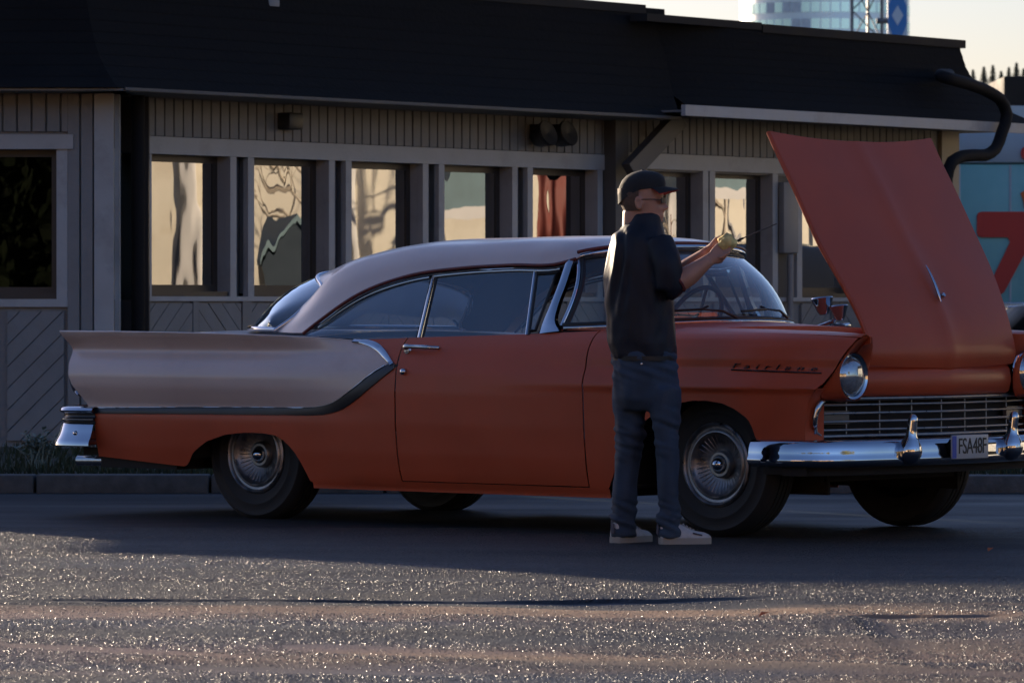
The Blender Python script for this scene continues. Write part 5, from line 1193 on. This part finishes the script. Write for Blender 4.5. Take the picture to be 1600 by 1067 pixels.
obj('roof', prism([(-4.4, 7.5), (30.4, 7.5), (27, 10.5), (-1, 10.5)], -.4, 8.4, 'x'), M['roof'], hall)
def tent(loc, w_, label):
    e = empty('party_tent', loc); tag(e, label, 'tent', 'white party tents')
    for x in (-w_, w_):
        for y in (-w_, w_): obj('leg', tube([(x, y, 0), (x, y, 2.1)], .03, 6), M['mast'], e)
    obj('canopy', ([(-w_, -w_, 2.1), (w_, -w_, 2.1), (w_, w_, 2.1), (-w_, w_, 2.1), (0, 0, 3.3), (-w_, -w_, 1.85), (w_, -w_, 1.85), (w_, w_, 1.85), (-w_, w_, 1.85)], [(0, 1, 4), (1, 2, 4), (2, 3, 4), (3, 0, 4), (5, 6, 1, 0), (6, 7, 2, 1), (7, 8, 3, 2), (8, 5, 0, 3)]), M['tent'], e)
tent((28.5, 38.0, 0), 1.3, 'white party tent nearer the camera side of the yard')
M['canopyteal'] = mat('grey_teal_canopy', (.16, .24, .26), .7); M['bindark'] = mat('dark_blue_bin', (.02, .035, .05), .5); M['standbrown'] = mat('brown_stall_cloth', (.10, .055, .035), .8); M['pillarred'] = mat('red_banner_cloth', (.13, .02, .012), .7)
def stall(y0, y1, zc, low, m, label):
    e = empty('market_stall', (24, (y0 + y1) / 2, 0)); h = (y1 - y0) / 2; tag(e, label, 'stall', 'market stalls across the yard')
    for x in (0, .8):
        for y in (-h, h): obj('post', tube([(x, y, 0), (x, y, zc)], .02, 6), M['mast'], e)
    obj('canopy', prism([(-h - .05, zc), (h + .05, zc), (h * .6, zc + .55), (0, zc + .72), (-h * .6, zc + .55)], -.05, .85, 'x'), M['canopyteal'], e)
    obj('valance', prism([(h * 1.05 * math.cos(a), zc - .12 + .16 * math.sin(a)) for a in np.linspace(0, math.pi, 10)], -.08, -.055, 'x'), M['tent'], e)
    obj('counter', bbox(.1, .7, -h * .8, h * .8, 0, low, .03), m, e, 40)
stall(43.2, 44.3, 2.3, 1.0, M['standbrown'], 'narrow stall with grey teal canopy reflected in the fourth window')
stall(46.35, 47.3, 2.55, 1.5, M['bindark'], 'tall stall with dark counter reflected in the seventh window')
stall(47.75, 48.5, 2.75, 1.85, M['standbrown'], 'stall with brown counter reflected in the eighth window')
e = empty('recycling_bin', (24, 41.2, 0)); tag(e, 'dark blue recycling bin with sloping lid reflected in the second window', 'bin')
obj('body', prism([(-.3, .1), (.32, .1), (.34, 1.75), (.05, 2.1), (-.32, 1.55)], -.3, .5, 'x'), M['bindark'], e); obj('lid', prism([(-.36, 1.56), (.05, 2.12), (.37, 1.77), (.37, 1.83), (.05, 2.2), (-.36, 1.63)], -.33, .53, 'x'), M['canopyteal'], e)
for x in (-.2, .4): obj('wheel', lathe([(0, -.04), (.1, -.04), (.1, .04), (0, .04)], 16, 'y', (x, .25, .1)), M['black'], e)
e = empty('banner_column', (24, 44.83, 0)); tag(e, 'red cloth banner on a pole reflected in the fifth window', 'banner')
obj('pole', tube([(.05, .28, 0), (.05, .28, 4.0)], .03, 8), M['mast'], e, 60)
obj('cloth', thick(grid([[(.03 * math.sin(y * 25), y, z) for z in np.linspace(.3, 3.9, 6)] for y in np.linspace(-.26, .25, 16)]), .004), M['pillarred'], e, 60)
e = empty('parked_hatchback', (24.6, 45.9, 0), R(90)); tag(e, 'small dark hatchback seen end on in the sixth window', 'car')
obj('body', bbox(-.42, .38, -1.7, 1.7, .25, .95, .1, 3), M['vanblue'] if 'vanblue' in M else M['bindark'], e, 40); obj('cabin', bbox(-.36, .32, -1.5, .7, .93, 1.5, .2, 3), M['bindark'], e, 40)
for x in (-.36, .32):
    for y in (-1.1, 1.1): obj('wheel', lathe([(0, -.08), (.26, -.08), (.29, 0), (.26, .08), (0, .08)], 20, 'x', (x, y, .29)), M['black'], e, 40)
M['hedge'] = mat('dark_hedge_leaves', (.03, .042, .016), .7, var=.5, vscale=2)
V = []; Fc = []
for i in range(7000):
    p = Vector((random.uniform(-13, -4), -12 + random.gauss(0, .5), random.uniform(.1, 4.6) + .25 * math.sin(i))); d1 = Vector((random.gauss(0, 1), random.gauss(0, 1), random.gauss(0, 1))).normalized() * .17; d2 = d1.orthogonal().normalized() * .12; k = len(V)
    V += [tuple(p - d1), tuple(p + d2), tuple(p + d1), tuple(p - d2)]; Fc.append((k, k + 1, k + 2, k + 3))
M['ochre'] = mat('ochre_render', (.62, .40, .22), .85, var=.12, vscale=.4, dirt=(.52, .33, .19), dscale=.3)
row = empty('apartment_row', (0, -30, 0)); tag(row, 'long ochre apartment row in full sun behind the camera', 'building')
obj('wall', box(-48, 48, -8, 0, 0, 9), M['ochre'], row)
wv = mesh('window', *bbox(-.6, .6, -.02, .05, -.75, .75, .02)); wv.materials.append(M['carglass2'])
for i in range(24):
    for k in range(3):
        if abs(-46 + i * 4) < 60: o = link('window', wv, parent=row); o.location = (-46 + i * 4, .0, 1.7 + k * 2.8)
obj('roof', prism([(-8.4, 9.001), (.5, 9.001), (-4, 12)], -48.5, 48.5, 'x'), M['roof'], row)
hg = empty('tall_hedge', (0, 0, 0)); tag(hg, 'tall dark clipped hedge behind the camera', 'hedge')
obj('foliage', (V, Fc), M['hedge'], hg); obj('branches', bbox(-13, -4, -13, -12.3, 0, 4.3, .2), M['hedge'], hg)
M['leafy'] = mat('autumn_leaves', (.13, .12, .028), .7, var=.5, vscale=1.5)
def tree(x, y, h, r, label):
    e = empty('leafy_tree', (x, y, 0)); tag(e, label, 'tree', 'autumn trees behind the camera')
    br = [tube([(0, 0, 0), (.1, .05, h * .35), (0, .1, h * .7)], [.28, .2, .08], 8)]
    for i in range(7):
        a = random.uniform(0, 6.283); z0 = h * random.uniform(.3, .6); br.append(tube([(0, 0, z0), (math.cos(a) * r * .5, math.sin(a) * r * .5, z0 + h * .15), (math.cos(a) * r * .8, math.sin(a) * r * .8, z0 + h * .25)], [.1, .06, .02], 6))
    obj('trunk', join(*br), M['bark'], e, 60); V = []; Fc = []
    cl = [(Vector((random.gauss(0, .45) * r, random.gauss(0, .45) * r, h * random.uniform(.45, .95))), r * random.uniform(.3, .5)) for _ in range(14)]
    for i in range(2600):
        c, rr = random.choice(cl); p = c + Vector((random.gauss(0, .5), random.gauss(0, .5), random.gauss(0, .42))) * rr; d1 = Vector((random.gauss(0, 1), random.gauss(0, 1), random.gauss(0, 1))).normalized() * .16; d2 = d1.orthogonal().normalized() * .09; k = len(V)
        V += [tuple(p - d1), tuple(p + d2), tuple(p + d1), tuple(p - d2)]; Fc.append((k, k + 1, k + 2, k + 3))
    obj('crown', (V, Fc), M['leafy'], e)
for i, (x, y, h, r, lb) in enumerate(((-16, -14, 9, 3.2, 'leftmost autumn tree behind the camera'), (-7, -20, 11, 3.8, 'second autumn tree from the left behind the camera'), (3, -24, 10, 3.6, 'autumn tree straight behind the camera'), (12, -18, 9, 3.2, 'second autumn tree from the right behind the camera'), (21, -9, 10, 3.4, 'rightmost autumn tree behind the camera'), (30, 6, 9, 3.2, 'autumn tree beside the yard entrance'))): tree(x, y, h, r, lb)
M['birch'] = mat('pale_birch_bark', (.42, .36, .28), .8, var=.3, vscale=6)
def bare_tree(x, y, h, label):
    e = empty('bare_tree', (x, y, 0)); tag(e, label, 'tree', 'bare trees before the hall'); br = [tube([(0, 0, 0), (.05, .02, h * .5), (0, .05, h)], [.09, .06, .015], 7)]
    def grow_b(p, d, l, r, k):
        q_ = p + d * l; br.append(tube([p, p + d * l * .5 + Vector((random.gauss(0, .04), random.gauss(0, .04), 0)), q_], [r, r * .8, r * .55], 5))
        if k:
            for _ in range(3): grow_b(p + d * l * random.uniform(.5, 1), (d + Vector((random.gauss(0, .5), random.gauss(0, .5), random.uniform(0, .4)))).normalized(), l * .65, r * .5, k - 1)
    for i in range(9):
        a = random.uniform(0, 6.283); grow_b(Vector((0, 0, h * random.uniform(.2, .8))), Vector((math.cos(a), math.sin(a), .8)).normalized(), h * .22, .03, 2)
    obj('trunk', join(*br), M['birch'], e, 60)
bare_tree(28.5, 43.0, 6, 'bare tree before the middle of the hall'); bare_tree(28, 48.2, 5, 'bare tree before the far end of the hall')
# a few fallen leaves on the asphalt
M['leaf1'] = mat('fallen_leaf', (.42, .10, .02), .6)
for u, w_, lb in ((1194, 963, 'small orange leaf lying on the sunlit asphalt'), (1548, 861, 'small brown leaf on the shaded asphalt below the plate')):
    d = H * F / (w_ - YH); x = (u - 800) / F * d; z = float(ground_z(np.array(x), np.array(d)))
    lf = obj('fallen_leaf', ([(-.022, 0, .004), (0, -.014, .012), (.026, 0, .006), (0, .014, .014), (.0, 0, .006)], [(0, 1, 4), (1, 2, 4), (2, 3, 4), (3, 0, 4)]), M['leaf1']); lf.location = (x, d, z + .002); lf.rotation_euler = (0, -.3, random.uniform(0, 3)); tag(lf, lb, 'leaf')
